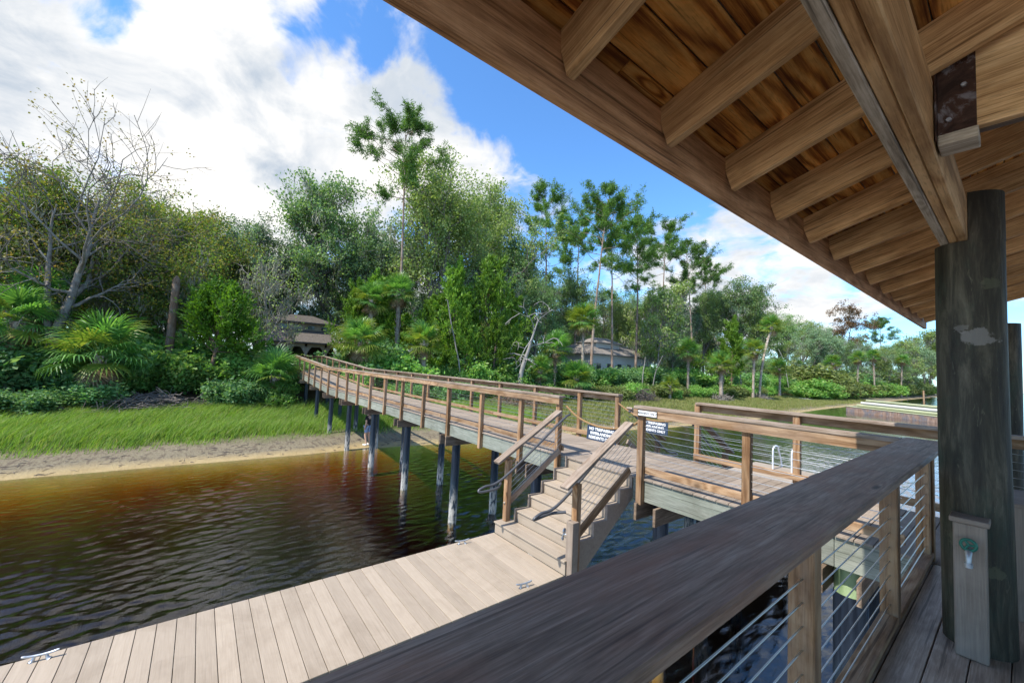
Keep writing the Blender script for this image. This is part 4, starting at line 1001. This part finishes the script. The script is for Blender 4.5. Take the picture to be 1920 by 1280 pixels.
for i in range(ncol):
    yy = py0 + .3 + cs * i
    box('porch_column', PX - .1, PX + .1, yy - .1, yy + .1, pg + .18, pe - .30, M['stucco'], ph, 'z', .01)
    if i < ncol - 1:       # arch panel between columns
        bm = bmesh.new(); n = 12; a_, b_ = yy + .1, yy + cs - .1; zt = pe - .005; zs = pe - .95
        up_, lo_ = [], []
        for q in range(n + 1):
            s = q / n; y_ = a_ + (b_ - a_) * s; zz = min(pe - .30, zs + (pe - .30 - zs) * min(1, math.sin(math.pi * s) * 1.5)); up_.append((y_, zt)); lo_.append((y_, zz))
        for xq in (PX - .06, PX + .06):
            uv_ = [bm.verts.new((xq, a, b)) for a, b in up_]; lv_ = [bm.verts.new((xq, a, b)) for a, b in lo_]
            for q in range(n): bm.faces.new((uv_[q], uv_[q+1], lv_[q+1], lv_[q]))
        me = bpy.data.meshes.new('arch'); bm.to_mesh(me); bm.free(); me.materials.append(M['stucco']); link('arch', me, ph)
d = box('door', PX - 3.195, PX - 3.14, (py0+py1)/2 - .8, (py0+py1)/2 + .8, pg + .2, pg + 2.2, M['tan_wall'], ph, 'z'); box('pane', PX - 3.139, PX - 3.12, (py0+py1)/2 - .6, (py0+py1)/2 + .6, pg + .5, pg + 2.05, M['glass'], d)
# white house among the palms
HX = -41.0
hy0, hy1 = float(on_x(1108, 670, HX)[1]), float(on_x(1222, 670, HX)[1]); hg = 2.7
he = float(on_x(1165, 668, HX)[2])
wh = thing('white_house', (HX - 4, (hy0+hy1)/2, hg), 'white house with pale brown roof behind palms and pine trunks', 'house')
box('wall', HX - 9, HX, hy0, hy1, hg - .5, he, M['white_wall'], wh)
hip_roof('roof', HX - 9.7, HX + .7, hy0 - .7, hy1 + .7, he, 1.9, 3.6, M['pale_roof'], wh)
box('dormer_wall', HX - 5, HX - 1.6, hy0 + 3.0, hy0 + 9.0, he + .8, he + 2.0, M['white_wall'], wh)
hip_roof('dormer_roof', HX - 5.5, HX - 1.1, hy0 + 2.5, hy0 + 9.5, he + 2.0, 1.0, 1.9, M['pale_roof'], wh)
for i in range(6):
    a = hy0 + 1.2 + i * (hy1 - hy0 - 3.4) / 5
    w = box('window', HX + .001, HX + .05, a, a + 1.3, hg + .9, hg + 2.5, M['white_wall'], wh, 'z'); box('pane', HX + .051, HX + .06, a + .1, a + 1.2, hg + 1.0, hg + 2.4, M['glass'], w, 'z')

# ------------------------------------------------------------------ person on the beach
def skinned(name, joints, bones, mat, parent, sub=2):
    me = bpy.data.meshes.new(name); me.from_pydata([j[0] for j in joints], bones, []); o = bpy.data.objects.new(name, me); col.objects.link(o)
    md = o.modifiers.new('skin', 'SKIN'); md.use_smooth_shade = True
    for i, (p, r) in enumerate(joints):
        sv = me.skin_vertices[0].data[i]; sv.radius = (r, r) if not isinstance(r, tuple) else r; sv.use_root = (i == 0)
    s = o.modifiers.new('sub', 'SUBSURF'); s.levels = sub; s.render_levels = sub
    dg = bpy.context.evaluated_depsgraph_get(); m2 = bpy.data.meshes.new_from_object(o.evaluated_get(dg)); bpy.data.objects.remove(o)
    m2.materials.clear(); m2.materials.append(mat)
    q = bpy.data.objects.new(name, m2); col.objects.link(q); q.parent = parent; return q
M['skin'] = plain('skin', (.52, .33, .24), .55); M['shirt'] = plain('black shirt', (.018, .018, .022), .85); M['denim'] = plain('light denim', (.20, .30, .50), .85, 0, 40, .15)
M['hair'] = plain('brown hair', (.10, .06, .035), .6); M['shoe'] = plain('white shoe', (.75, .74, .72), .6)
pp = on_z(688, 831, .13); prs = thing('person', (float(pp[0]), float(pp[1]), gz(pp[0], pp[1])), 'person in black shirt and denim shorts standing on the sand behind a pile', 'person')
J = {'pel': ((0, 0, .90), (.13, .10)), 'sp': ((.01, 0, 1.08), (.12, .09)), 'ch': ((.01, 0, 1.26), (.15, .10)), 'nk': ((0, 0, 1.40), .05), 'hd0': ((.03, 0, 1.48), (.065, .075)), 'hd1': ((.02, 0, 1.58), (.075, .085)), 'hd2': ((.0, 0, 1.65), (.05, .06)),
     'hl': ((0, .085, .86), .085), 'kl': ((.06, .09, .48), .055), 'al': ((-.02, .09, .10), .036), 'tl': ((.12, .10, .035), .034),
     'hr': ((0, -.085, .86), .085), 'kr': ((.0, -.09, .48), .055), 'ar': ((-.10, -.09, .10), .036), 'tr': ((.04, -.10, .035), .034),
     'sl': ((0, .17, 1.34), .055), 'el': ((-.05, .23, 1.08), .040), 'wl': ((.02, .22, .84), .028), 'fl': ((.04, .22, .74), .030),
     'sr': ((0, -.17, 1.34), .055), 'er': ((-.03, -.22, 1.08), .040), 'wr': ((.10, -.20, .86), .028), 'fr': ((.14, -.19, .77), .030)}
nm = list(J); ix = {k: i for i, k in enumerate(nm)}
BN = [('pel', 'sp'), ('sp', 'ch'), ('ch', 'nk'), ('nk', 'hd0'), ('hd0', 'hd1'), ('hd1', 'hd2')] + [(a + s, b + s) for s in 'lr' for a, b in (('h', 'k'), ('k', 'a'), ('a', 't'), ('s', 'e'), ('e', 'w'), ('w', 'f'))] + [('pel', 'hl'), ('pel', 'hr'), ('ch', 'sl'), ('ch', 'sr')]
skinned('body', [J[k] for k in nm], [(ix[a], ix[b]) for a, b in BN], M['skin'], prs)
def cloth(name, ks, bones, grow, mat, cutpos={}):
    jj = [(cutpos.get(k, J[k][0]), tuple(q + grow for q in (J[k][1] if isinstance(J[k][1], tuple) else (J[k][1],)*2))) for k in ks]
    i2 = {k: i for i, k in enumerate(ks)}; return skinned(name, jj, [(i2[a], i2[b]) for a, b in bones], mat, prs)
cloth('shirt', ['sp', 'pel', 'ch', 'sl', 'sr', 'el', 'er'], [('sp', 'pel'), ('sp', 'ch'), ('ch', 'sl'), ('ch', 'sr'), ('sl', 'el'), ('sr', 'er')], .018, M['shirt'], {'pel': (0, 0, .93), 'el': (-.03, .205, 1.18), 'er': (-.02, -.20, 1.18)})
cloth('shorts', ['pel', 'hl', 'hr', 'kl', 'kr'], [('pel', 'hl'), ('pel', 'hr'), ('hl', 'kl'), ('hr', 'kr')], .022, M['denim'], {'kl': (.045, .09, .58), 'kr': (.0, -.09, .58)})
skinned('hair', [((.0, 0, 1.62), (.085, .092)), ((-.05, 0, 1.54), (.07, .085)), ((-.08, 0, 1.40), (.045, .07))], [(0, 1), (1, 2)], M['hair'], prs)
for s in 'lr':
    a, b = J['a' + s][0], J['t' + s][0]; skinned('shoe', [((a[0] - .03, a[1], .05), .05), ((b[0] - .06, b[1], .045), .048), ((b[0] + .04, b[1], .04), .042)], [(0, 1), (1, 2)], M['shoe'], prs)
for dy in (.03, -.03):
    m = MB(); m.tube([(.098, dy, 1.565), (.104, dy, 1.565)], [.010, .006], 6, True); o = bpy.data.objects.new('eye', m.mesh('eye', M['ink'])); col.objects.link(o); o.parent = prs
prs.rotation_euler = (0, 0, rad(218))

# ------------------------------------------------------------------ trees, by place on the bank
def tree_px(name, key, u, X, vt, label, cat='tree', group=None, vb=690, **k):
    x, y, h = at_px(u, X, vt, vb); return plant(name, key, x, y, h, label, cat, group, **k)
tree_px('bare_tree', 'bare', 78, -31.5, 105, 'nearly bare grey tree with a few ochre leaves, tallest by the marsh', rz=2.6, wx=1.0)
for u, X, vt, kk, w in ((15, -36, 300, 'gumB', 1.05), (120, -38, 330, 'gumA', 1), (215, -36, 385, 'gumB', 1.1), (320, -38, 345, 'gumA', 1.05), (385, -50, 385, 'gumB', 1), (-70, -38, 280, 'gumA', 1), (260, -44, 360, 'gumB', 1.1), (60, -44, 320, 'gumA', 1.2)):
    tree_px('sweetgum_tree', kk, u, X, vt, {15: 'yellowing mossy tree directly behind the bare grey tree and its palms', 120: 'yellowing tree seen through the bare tree branches', 215: 'lower yellowing tree above the big low palm', 320: 'yellowing tree right behind the tall broken trunk', 385: 'olive yellow tree behind the small rounded cypress, next to the dark oaks', -70: 'tall yellowing tree past the bare tree, cut by the picture edge', 260: 'yellowing tree deep behind the broken trunk', 60: 'yellowing tree deep behind the bare grey tree'}[u], wx=w)
# broken trunk
x_, y_, h_ = at_px(313, -32.6, 515); m = MB(); g_ = gz(x_, y_)
m.tube([(0, 0, -.2), (.02, .02, h_*.4), (.06, .05, h_*.93), (.07, .05, h_*.97), (.08, .05, h_*1.0)], [.25, .22, .20, .18, .05], 12)
sn = link('broken_trunk', m.mesh('broken_trunk', M['bark_brown'], True)); sn.location = (x_, y_, g_); tag(sn, 'tall broken brown trunk without branches beside the bright green cypress', 'tree trunk')
tree_px('cypress_tree', 'cypress', 392, -30.6, 508, 'small rounded bright green cypress beside the broken trunk', wx=1.0)
for u, X, vt, kk, w in ((478, -54, 402, 'oakB', .95), (545, -56, 440, 'oakB', 1), (430, -53, 420, 'oakB', 1)):
    tree_px('live_oak', kk, u, X, vt, {478: 'dark blue green oak above the leaning mossy tree', 545: 'dark oak directly above the porch building roof', 430: 'dark oak between the yellowing trees and the mossy tree'}[u], wx=w)
tree_px('mossy_tree', 'mossy', 500, -33.5, 462, 'pale leaning tree draped in grey moss in front of the porch building', rz=rad(20), wx=.95)
tree_px('live_oak', 'oakA', 615, -54, 322, 'broad dark oak standing beside the tall lone pine, above the porch building', wx=.95)
tree_px('live_oak', 'oakB', 690, -53, 405, 'dark oak crown just behind the tall lone pine', wx=.9)
tree_px('airy_oak', 'oakC', 822, -45, 300, 'tall airy olive green oak with upright branches', wx=.95)
tree_px('airy_oak', 'oakC', 890, -50, 315, 'olive oak partly hidden behind the tall airy one', rz=2.0, wx=.9)
tree_px('pine_tree', 'pineA', 742, -37.5, 163, 'very tall lone pine with a bare trunk rising above all other trees', rz=1.0)
for u, X, vt, kk in ((1022, -46, 333, 'pineB'), (1108, -37.5, 328, 'pineC'), (1148, -38, 368, 'pineB'), (1192, -38.5, 384, 'pineC'), (1236, -50, 396, 'pineA'), (1298, -50, 438, 'pineC'), (1318, -54, 470, 'pineB'), (1075, -52, 380, 'pineA')):
    tree_px('pine_tree', kk, u, X, vt, {1022: 'tall pine standing apart behind the silver dead tree', 1108: 'highest pine of the group before the white house, with a broad crown', 1148: 'slim pine close beside the broadest crowned one before the white house', 1192: 'pine whose trunk crosses the white house near its end wall', 1236: 'round crowned pine just beyond the white house', 1298: 'shorter pine at the river end of the pine group', 1318: 'lowest pine of the group, over the rounded oaks', 1075: 'pine crown half hidden behind the highest pine of the group'}[u], wx=1.1)
for u, X, vt, kk, w in ((940, -50, 415, 'oakA', .9), (985, -52, 465, 'oakB', .95), (1050, -54, 500, 'oakA', .9), (1130, -58, 530, 'oakB', 1), (1200, -56, 545, 'oakA', .9), (1275, -56, 560, 'oakB', .9), (1000, -44, 520, 'oakA', .9), (1165, -52, 560, 'oakC', .9), (1240, -54, 580, 'oakA', 1), (1320, -52, 545, 'oakC', .9), (900, -44, 470, 'oakB', .8), (665, -52, 450, 'oakA', .9), (760, -50, 420, 'oakB', .9)):
    tree_px('live_oak', kk, u, X, vt, 'leafy oak in the forest mass behind the palms and cedars', group='oaks in the forest mass', wx=w)
for u, X, vt, kk, w in ((1385, -46, 520, 'oakA', 1), (1345, -50, 540, 'oakB', .9), (1455, -46, 585, 'oakA', 1.1), (1500, -50, 600, 'oakC', 1), (1545, -46, 615, 'oakB', 1.1), (1420, -42, 560, 'oakC', .9)):
    tree_px('live_oak', kk, u, X, vt, {1385: 'highest rounded oak behind the marsh palms and cedar', 1345: 'oak beside the highest rounded one, nearer the pines', 1455: 'rounded oak behind the tall leaning palm', 1500: 'olive oak between the leaning palm and the far bushes', 1545: 'oak at the end of the marsh trees, before the rusty cypress', 1420: 'pale olive oak just behind the straight marsh palm'}[u], wx=w)
for u, X, vt, kk, w in ((850, -34, 478, 'cedarA', .85), (912, -33, 468, 'cedarB', .8), (805, -34.5, 545, 'cedarB', .9), (875, -31.5, 570, 'cedarA', .8), (705, -38, 500, 'cedarA', .9), (662, -38, 520, 'cedarB', .7), (925, -31.5, 590, 'cedarB', .8), (960, -36, 540, 'cedarA', .8)):
    tree_px('cedar_tree', kk, u, X, vt, {850: 'tall pointed fresh green cedar behind the boardwalk middle', 912: 'broad fresh green cedar next to the silver dead tree', 805: 'low green cedar beside the pale ringed palm', 875: 'small green cedar around the slender pale trunk', 705: 'green cedar behind the tall dark palm', 662: 'slim green cedar by the porch building', 925: 'small cedar under the broad one by the dead tree', 960: 'cedar crown behind the silver dead tree'}[u], wx=w)
tree_px('cedar_tree', 'cedarA', 1372, -30, 590, 'feathery green cedar standing among the marsh palms', wx=.9)
tree_px('dead_tree', 'dead', 978, -29.5, 560, 'bare silver dead tree with twisted branches beside the boardwalk', vb=720, rz=.6, wx=1.1)
for u, X, vt in ((1235, -36, 540), (1262, -40, 530), (1215, -40, 560), (1480, -36, 640), (1700, -22, 640), (1735, -22, 620)):
    tree_px('thin_tree', 'thin', u, X, vt, {1235: 'thin mossy tree in front of the white house end wall', 1262: 'pale thin half bare tree under the round crowned pine', 1215: 'thin mossy tree before the white house windows', 1480: 'thin half bare tree past the leaning palm', 1700: 'thin grey tree at the far river bend', 1735: 'thin grey tree seen close beside the dark pole'}[u], wx=1.0)
tree_px('bald_cypress', 'rustcyp', 1590, -32, 563, 'flat topped rusty brown bald cypress standing alone above the far shrubs', wx=1.0)
tree_px('pine_tree', 'pineC', 1650, -28, 590, 'small dark pine beside the rusty bald cypress', wx=1.2)
for u, X, vt, kk, w in ((1525, -32, 610, 'oakB', 1.2), (1565, -30, 625, 'oakA', 1.2), (1620, -27, 640, 'oakB', 1.2), (1665, -25, 645, 'oakA', 1.2), (1700, -24, 635, 'oakB', 1.2), (1745, -22, 630, 'oakC', 1.1), (1640, -26, 650, 'oakC', 1.2)):
    tree_px('live_oak', kk, u, X, vt, 'distant low oak on the far bend of the river', group='distant oaks at the river bend', wx=w)
R_ = random.Random(3)
for i in range(46):
    y = -34 + i * 4.6 + R_.uniform(-1.5, 1.5); X = -56 - R_.uniform(0, 16) - .05*max(0, y)
    plant('forest_tree', R_.choice(['oakA', 'oakB', 'oakB', 'gumA']), X, y, R_.uniform(10, 15), 'forest tree deep in the wood behind the first rows', 'tree', 'trees deep in the wood', wx=1.15)
for i in range(50):
    y = -22 + i * 3.4 + R_.uniform(-1, 1); X = -39 - R_.uniform(0, 7)
    if 2 < y < 13 or 36 < y < 68: continue
    plant('understory_tree', R_.choice(['oakA', 'oakB', 'gumB', 'cedarB']), X, y, R_.uniform(5.5, 8.5), 'low bushy tree filling the gaps under the taller trees', 'tree', 'understory trees', wx=1.3, sink=.8)

# shrubs: thicket along the bank
def thicket(ya, yb_, step, X, h0, h1, keys, label, group, wx=1.15, skip=()):
    y = ya
    while y < yb_:
        if not any(a < y < b for a, b in skip) and not (4.3 < y < 7.9 and X > -38):
            plant('shrub', R_.choice(keys), X + R_.uniform(-.7, .7), y, R_.uniform(h0, h1), label, 'shrub', group, wx=wx*R_.uniform(.9, 1.2))
        y += step * R_.uniform(.75, 1.25)
G3 = ['shrubG0', 'shrubG1', 'shrubG2', 'shrubD0', 'shrubD1']
thicket(-15, 30, 1.6, -28.7, 1.2, 2.2, G3, 'low leafy shrub at the front of the thicket facing the marsh', 'shrubs at the marsh edge', 1.3, ((-2.6, 1.6),))
thicket(-16, 34, 1.9, -31.6, 2.3, 3.6, G3, 'head high leafy shrub in the thicket behind the marsh', 'shrubs in the thicket')
thicket(-18, 40, 2.4, -34.5, 3.0, 4.6, G3, 'tall leafy shrub at the back of the thicket under the trees', 'tall shrubs under the trees')
thicket(30, 120, 2.6, -28.6, 1.3, 2.4, ['shrubG0', 'shrubG1', 'shrubO0'], 'low green shrub edging the open marsh by the palms', 'shrubs by the marsh palms', 1.4)
thicket(36, 66, 2.2, -35, 2.4, 3.8, G3, 'low bushy shrub in front of the white house', 'bushes before the white house', 1.5)
thicket(68, 130, 3.6, -33, 2.2, 3.8, G3 + ['shrubO1'], 'bushy shrub behind the marsh palms', 'bushes behind the marsh palms', 1.4)
thicket(92, 230, 4.5, -25, 2.6, 5.0, ['shrubO0', 'shrubO1', 'shrubG1'], 'olive green bush on the far bank behind the loaded barge', 'bushes on the far bank', 1.6)
thicket(110, 240, 7, -30, 5, 7.5, ['shrubO0', 'shrubO1', 'shrubD0'], 'tall olive bush at the back of the far bank', 'tall bushes on the far bank', 1.5)

# palms
def palm_px(u, X, v_crown, label, group=None, vb=690, u_base=None, **k):
    y = on_x(u_base or u, vb, X)[1]; g = gz(X, y); c = on_x(u, v_crown, X); h = max(.35, c[2] - g)
    ln = ((0., (c[1] - y) / h)) if u_base else (R_.uniform(-.03, .03), R_.uniform(-.03, .03))
    return palm(X, float(y), float(h), label, group, lean=ln, **k)
palm_px(182, -29.2, 665, 'big low cabbage palm with wide fans at the marsh edge below the bare tree', fan=1.28, n=34, mixy=.25, dead=4)
palm_px(60, -33, 560, 'cabbage palm half hidden behind the bare grey trunk', fan=1.15, mixy=.15)
palm_px(20, -31, 600, 'cabbage palm beside the bare grey trunk, away from the water', fan=1.1, mixy=.15)
palm_px(518, -28.9, 705, 'low palm spreading over the shore end of the boardwalk', fan=1.05, n=34, mixy=.3)
palm_px(672, -31.2, 640, 'squat cabbage palm with yellow green fans beside the boardwalk ramp', fan=1.2, n=38, mixy=.75, dead=5, vb=700)
palm_px(792, -31.2, 642, 'yellow green cabbage palm with pale ringed trunk behind the railing', fan=1.1, n=32, mixy=.8, vb=700, r=.24)
palm_px(742, -35.5, 548, 'tall dark cabbage palm against the lone pine trunk', fan=1.15, n=36, mixy=.3, dead=10)
palm_px(690, -36, 560, 'cabbage palm crown tucked behind the boardwalk ramp palm', fan=1.1, mixy=.2)
palm_px(1092, -32.5, 600, 'round headed cabbage palm with yellowish lower fans before the white house', fan=1.3, n=40, mixy=.6, dead=8, vb=700)
palm_px(1040, -31, 655, 'cabbage palm with drooping fans behind the silver dead tree', fan=1.25, mixy=.3, vb=700)
palm_px(1078, -28.8, 708, 'dense low fan palm behind the end of the far railing', fan=1.15, n=40, mixy=.3, vb=740)
palm_px(1010, -30, 695, 'small low palm at the foot of the silver dead tree', fan=1.0, mixy=.4, vb=740)
palm_px(1290, -31, 658, 'grey green cabbage palm by the white trunks', fan=1.25, mixy=.3, vb=720)
palm_px(1352, -26.5, 684, 'short cabbage palm on a root mound with pale thick trunk', fan=1.15, mixy=.7, vb=745, r=.26)
palm_px(1412, -26.2, 657, 'straight cabbage palm next to the leaning one on the marsh', fan=1.2, mixy=.7, vb=742)
palm_px(1447, -26, 613, 'tall leaning cabbage palm on the marsh edge', fan=1.25, mixy=.75, vb=742, u_base=1424)
palm_px(1462, -27, 690, 'low cabbage palm behind the leaning one', fan=1.2, mixy=.6, vb=738)
palm_px(1256, -27.5, 722, 'small spiky yellow green palm on the open marsh bank', fan=.8, n=26, mixy=.9, vb=742)
for u, X, v in ((1608, -24, 672), (1640, -23, 668), (1690, -21, 676), (1560, -26, 680)):
    palm_px(u, X, v, 'distant palm rising over the far bank bushes', 'distant palms on the far bank', fan=1.15, vb=735)

# white slender trunks
for u, X, vt, vb in ((868, -30.5, 555, 705), (1225, -32, 660, 720), (1205, -31, 665, 725), (1480, -30, 650, 720), (1390, -29, 670, 730), (1375, -30, 668, 725)):
    x_, y_, h_ = at_px(u, X, vt, vb); m = MB(); P, rr = limb((0, 0, -.2), (R_.uniform(-.05, .05), R_.uniform(-.08, .08), 1), h_, .085, .04, 8, np.random.default_rng(u), .08, .0); m.tube(P, rr, 7)
    o = link('slender_trunk', m.mesh('slender_trunk', M['bark_dead'], True)); o.location = (x_, y_, gz(x_, y_)); tag(o, {868: 'slender pale bare trunk inside the small green cedar', 1225: 'slender pale trunk in front of the white house end', 1205: 'slender pale trunk before the white house wall', 1480: 'slender pale trunk behind the low marsh palm', 1390: 'slender pale trunk between the short and straight marsh palms', 1375: 'slender pale trunk close by the marsh cedar'}[u], 'tree trunk')

# ------------------------------------------------------------------ marsh grass
def grass(name, n, yr, frac, hh, seed, wid, label, lean, mat='grass'):
    R = np.random.default_rng(seed); y = R.uniform(*yr, n*2); t = R.uniform(frac[0], frac[1], n*2)
    x = shore(y) - t * (shore(y) + 28.5)
    pat = np.sin(x*1.3 + y*.7) + np.sin(y*1.9 - x*.6) + R.normal(size=n*2)*.9; keep = (pat > -1.4) & ~((np.abs(y - 6.05) < .9) & (R.random(n*2) < .55))
    edge = np.clip((t - frac[0] + .03*np.sin(y*1.1) + .03*np.sin(y*2.7 + 1)) / .18, .0, 1); keep &= R.random(n*2) < (.06 + .94*edge**1.5)
    x, y, t = x[keep][:n], y[keep][:n], t[keep][:n]; n = len(x)
    edge = np.clip((t - frac[0]) / .16, .35, 1)
    h = hh * R.uniform(.55, 1.15, n) * edge; z = ground_z(x, y) - .03; a = R.uniform(0, 6.28, n)
    w = np.stack([np.cos(a), np.sin(a), np.zeros(n)], -1) * (wid * R.uniform(.6, 1.3, n))[:, None]
    b = np.stack([x, y, z], -1); ld = np.stack([lean[0] + R.normal(size=n)*.22, lean[1] + R.normal(size=n)*.22, np.ones(n)], -1) * h[:, None]
    mid = b + ld * np.array([.35, .35, .6]); tip = b + ld * np.array([1.1, 1.1, .96])
    V = np.stack([b - w, b + w, mid + w*.7, mid - w*.7, tip], 1).reshape(-1, 3); k = np.arange(n)[:, None] * 5
    o = link(name, np_mesh(name, V, [k + np.array([0, 1, 2, 3]), k + np.array([3, 2, 4])], M[mat])); tag(o, label, 'grass', None, 'stuff')
grass('marsh_grass', 100000, (-17, 20), (.23, .97), .62, 5, .013, 'bright green marsh grass leaning in the wind along the beach', (.05, .38))
grass('marsh_grass', 80000, (16, 110), (.02, 1.0), .38, 6, .020, 'short yellow green marsh grass on the open flat by the palms', (.0, .2), 'grass_b')

# ------------------------------------------------------------------ brush piles, root mounds, debris
def brush(x, y, rx, ry, h, n, label, seed, mat='twigs', r=(.012, .04)):
    R = np.random.default_rng(seed); m = MB()
    for i in range(n):
        q = R.normal(size=2) * .45; q = np.clip(q, -.75, .75); c = np.array([q[0]*rx, q[1]*ry, max(.02, h*(1 - (q**2).sum()*.8))*R.uniform(.1, 1)])
        q = np.clip(q, -.8, .8); d = nrm(np.array([R.normal()*.5, R.normal(), R.normal()*.22])) * R.uniform(.45, 1.0); rr = R.uniform(*r)
        P, w = limb(c - d*.7, d, 1.4*np.linalg.norm(d), rr, rr*.3, 5, R, .22, 0); P[:, 2] = np.maximum(P[:, 2], 0); m.tube(P, w, 4)
    o = link('brush_pile', m.mesh('brush_pile', M[mat], True)); o.location = (x, y, gz(x, y) - .02); tag(o, label, 'brush pile'); return o
bx = on_z(295, 768, .62); brush(-27.9, float(bx[1])*27.9/abs(bx[0]), 1.2, 2.6, 1.05, 330, 'heap of grey dead branches at the marsh edge near the big low palm', 1)
bx = on_x(120, 765, -28); brush(-28.2, float(bx[1]), .8, 2.4, .45, 130, 'low scatter of dead branches below the bare grey tree', 2)
bx = on_x(1205, 742, -27.2); brush(-27.2, float(bx[1]), 1.5, 2.6, 1.5, 330, 'dark tangled brush heap on the bank beyond the far railing', 3)
bx = on_x(960, 760, -27); brush(-26.6, float(bx[1]), 1.4, 4.0, .8, 300, 'brown fallen palm fronds and driftwood behind the boardwalk', 4, 'bark_brown')
for u, lb in ((1352, 'matted root mound under the short palm'), (1424, 'matted root mound under the leaning palm')):
    bx = on_x(u, 746, -26.2); brush(-26.0, float(bx[1]), 1.2, 2.2, .8, 220, lb, u, 'bark_grey', (.02, .06))

def wrack():
    R = np.random.default_rng(77); m = MB()
    for i in range(260):
        y = R.uniform(-9, 16); x = shore(y) - abs(R.normal(.9, .55)) - .1; z = gz(x, y); a = R.normal(1.57, .7); l = R.uniform(.06, .38)
        d = np.array([math.cos(a), math.sin(a), 0]); r = R.uniform(.004, .013)
        m.tube([np.array([x, y, z + r]) - d*l/2, np.array([x, y, z + r*1.5 + .01*R.random()]), np.array([x, y, z + r]) + d*l/2 + np.array([R.normal()*.03, R.normal()*.03, 0])], [r, r, r*.5], 4)
    tag(link('beach_wrack', m.mesh('beach_wrack', M['twigs'])), 'scattered reed stems and twigs washed up along the sand', 'wrack', None, 'stuff')
wrack()
# ------------------------------------------------------------------ barge, lumber, rail
M['hull'] = bark('rusty hull', (.12, .07, .05), (.34, .25, .20), (.12, .14, .17), .7, .6)
M['pvc'] = plain('pale yellow green pipe', (.34, .36, .22), .5, 0, 2, .1); M['white_pipe'] = plain('white pipe', (.50, .50, .48), .5)
A_ = np.array([-14.0, 71.5, 0]); B_ = np.array([-2.6, 64.4, 0]); dv = (B_ - A_) / np.linalg.norm(B_ - A_); sd = np.array([-dv[1], dv[0], 0])
bg_ = thing('work_barge', tuple((A_ + B_) / 2), 'rusty flat work barge carrying long pale pilings on the river', 'barge')
mid_ = (A_ + B_) / 2
mb_, l_ = frame(A_ + np.array([0, 0, .28]), B_ + np.array([0, 0, .28])); link('hull', box_mesh(l_, 3.6, .8, M['hull'], .06), bg_, mb_)
mb_, l_ = frame(A_ - dv*.1 + np.array([0, 0, .70]), B_ + np.array([0, 0, .70])); link('deck_edge', box_mesh(l_, 3.7, .10, M['pvc'], .02), bg_, mb_)
pl = thing('piling_stack', tuple(mid_ + np.array([0, 0, .76])), 'stack of long pale pilings lying on the barge', 'pilings')
for k, (off, zz, mt) in enumerate(((-1.1, .93, 'pvc'), (-.55, .93, 'pvc'), (0, .93, 'white_pipe'), (.6, .93, 'pvc'), (-.8, 1.28, 'white_pipe'), (-.2, 1.28, 'pvc'), (.3, 1.6, 'pvc'))):
    tube('piling', [tuple(A_ + dv*(1.0 + .3*(k % 3)) + sd*off + np.array([0, 0, zz])), tuple(B_ + sd*off + np.array([0, 0, zz]))], .17, M[mt], pl, 10)
for s in (.62,):
    c = A_ + dv * 11.0*s + sd * 1.62; tube('stake', [tuple(c + np.array([0, 0, .7])), tuple(c + np.array([-.05, 0, 3.4]))], .09, M['rail'], pl, 6)
fl = thing('rail_fence', tuple(on_x(1440, 742, -28)), 'long tan wooden handrail crossing the bank behind the marsh palms', 'fence')
a_, b_ = on_x(1348, 733, -29.5), on_x(1532, 741, -26.5)
board('rail', tuple(a_), tuple(b_), .12, .16, M['rail'], fl)
for s in np.linspace(.03, .97, 8):
    p = a_ + (b_ - a_) * s; box('post', p[0] - .06, p[0] + .06, p[1] - .06, p[1] + .06, gz(p[0], p[1]) - .1, p[2] - .08, M['rail'], fl, 'z')
a_, b_ = on_x(1497, 747, -24.5), on_x(1598, 753, -21.5); o = tube('white_pipe', [tuple(a_), tuple(b_)], .12, M['white_pipe'], None, 8); tag(o, 'long white pipe lying across the marsh grass', 'pipe')
for u in (1505, 1590):
    p = on_x(u, 750, -23.5)
bx = on_x(1545, 735, -24.5); brush(-24.3, float(bx[1]), .9, 1.6, 1.3, 90, 'bleached driftwood stump beside the white pipe', 9, 'bark_dead', (.03, .08))
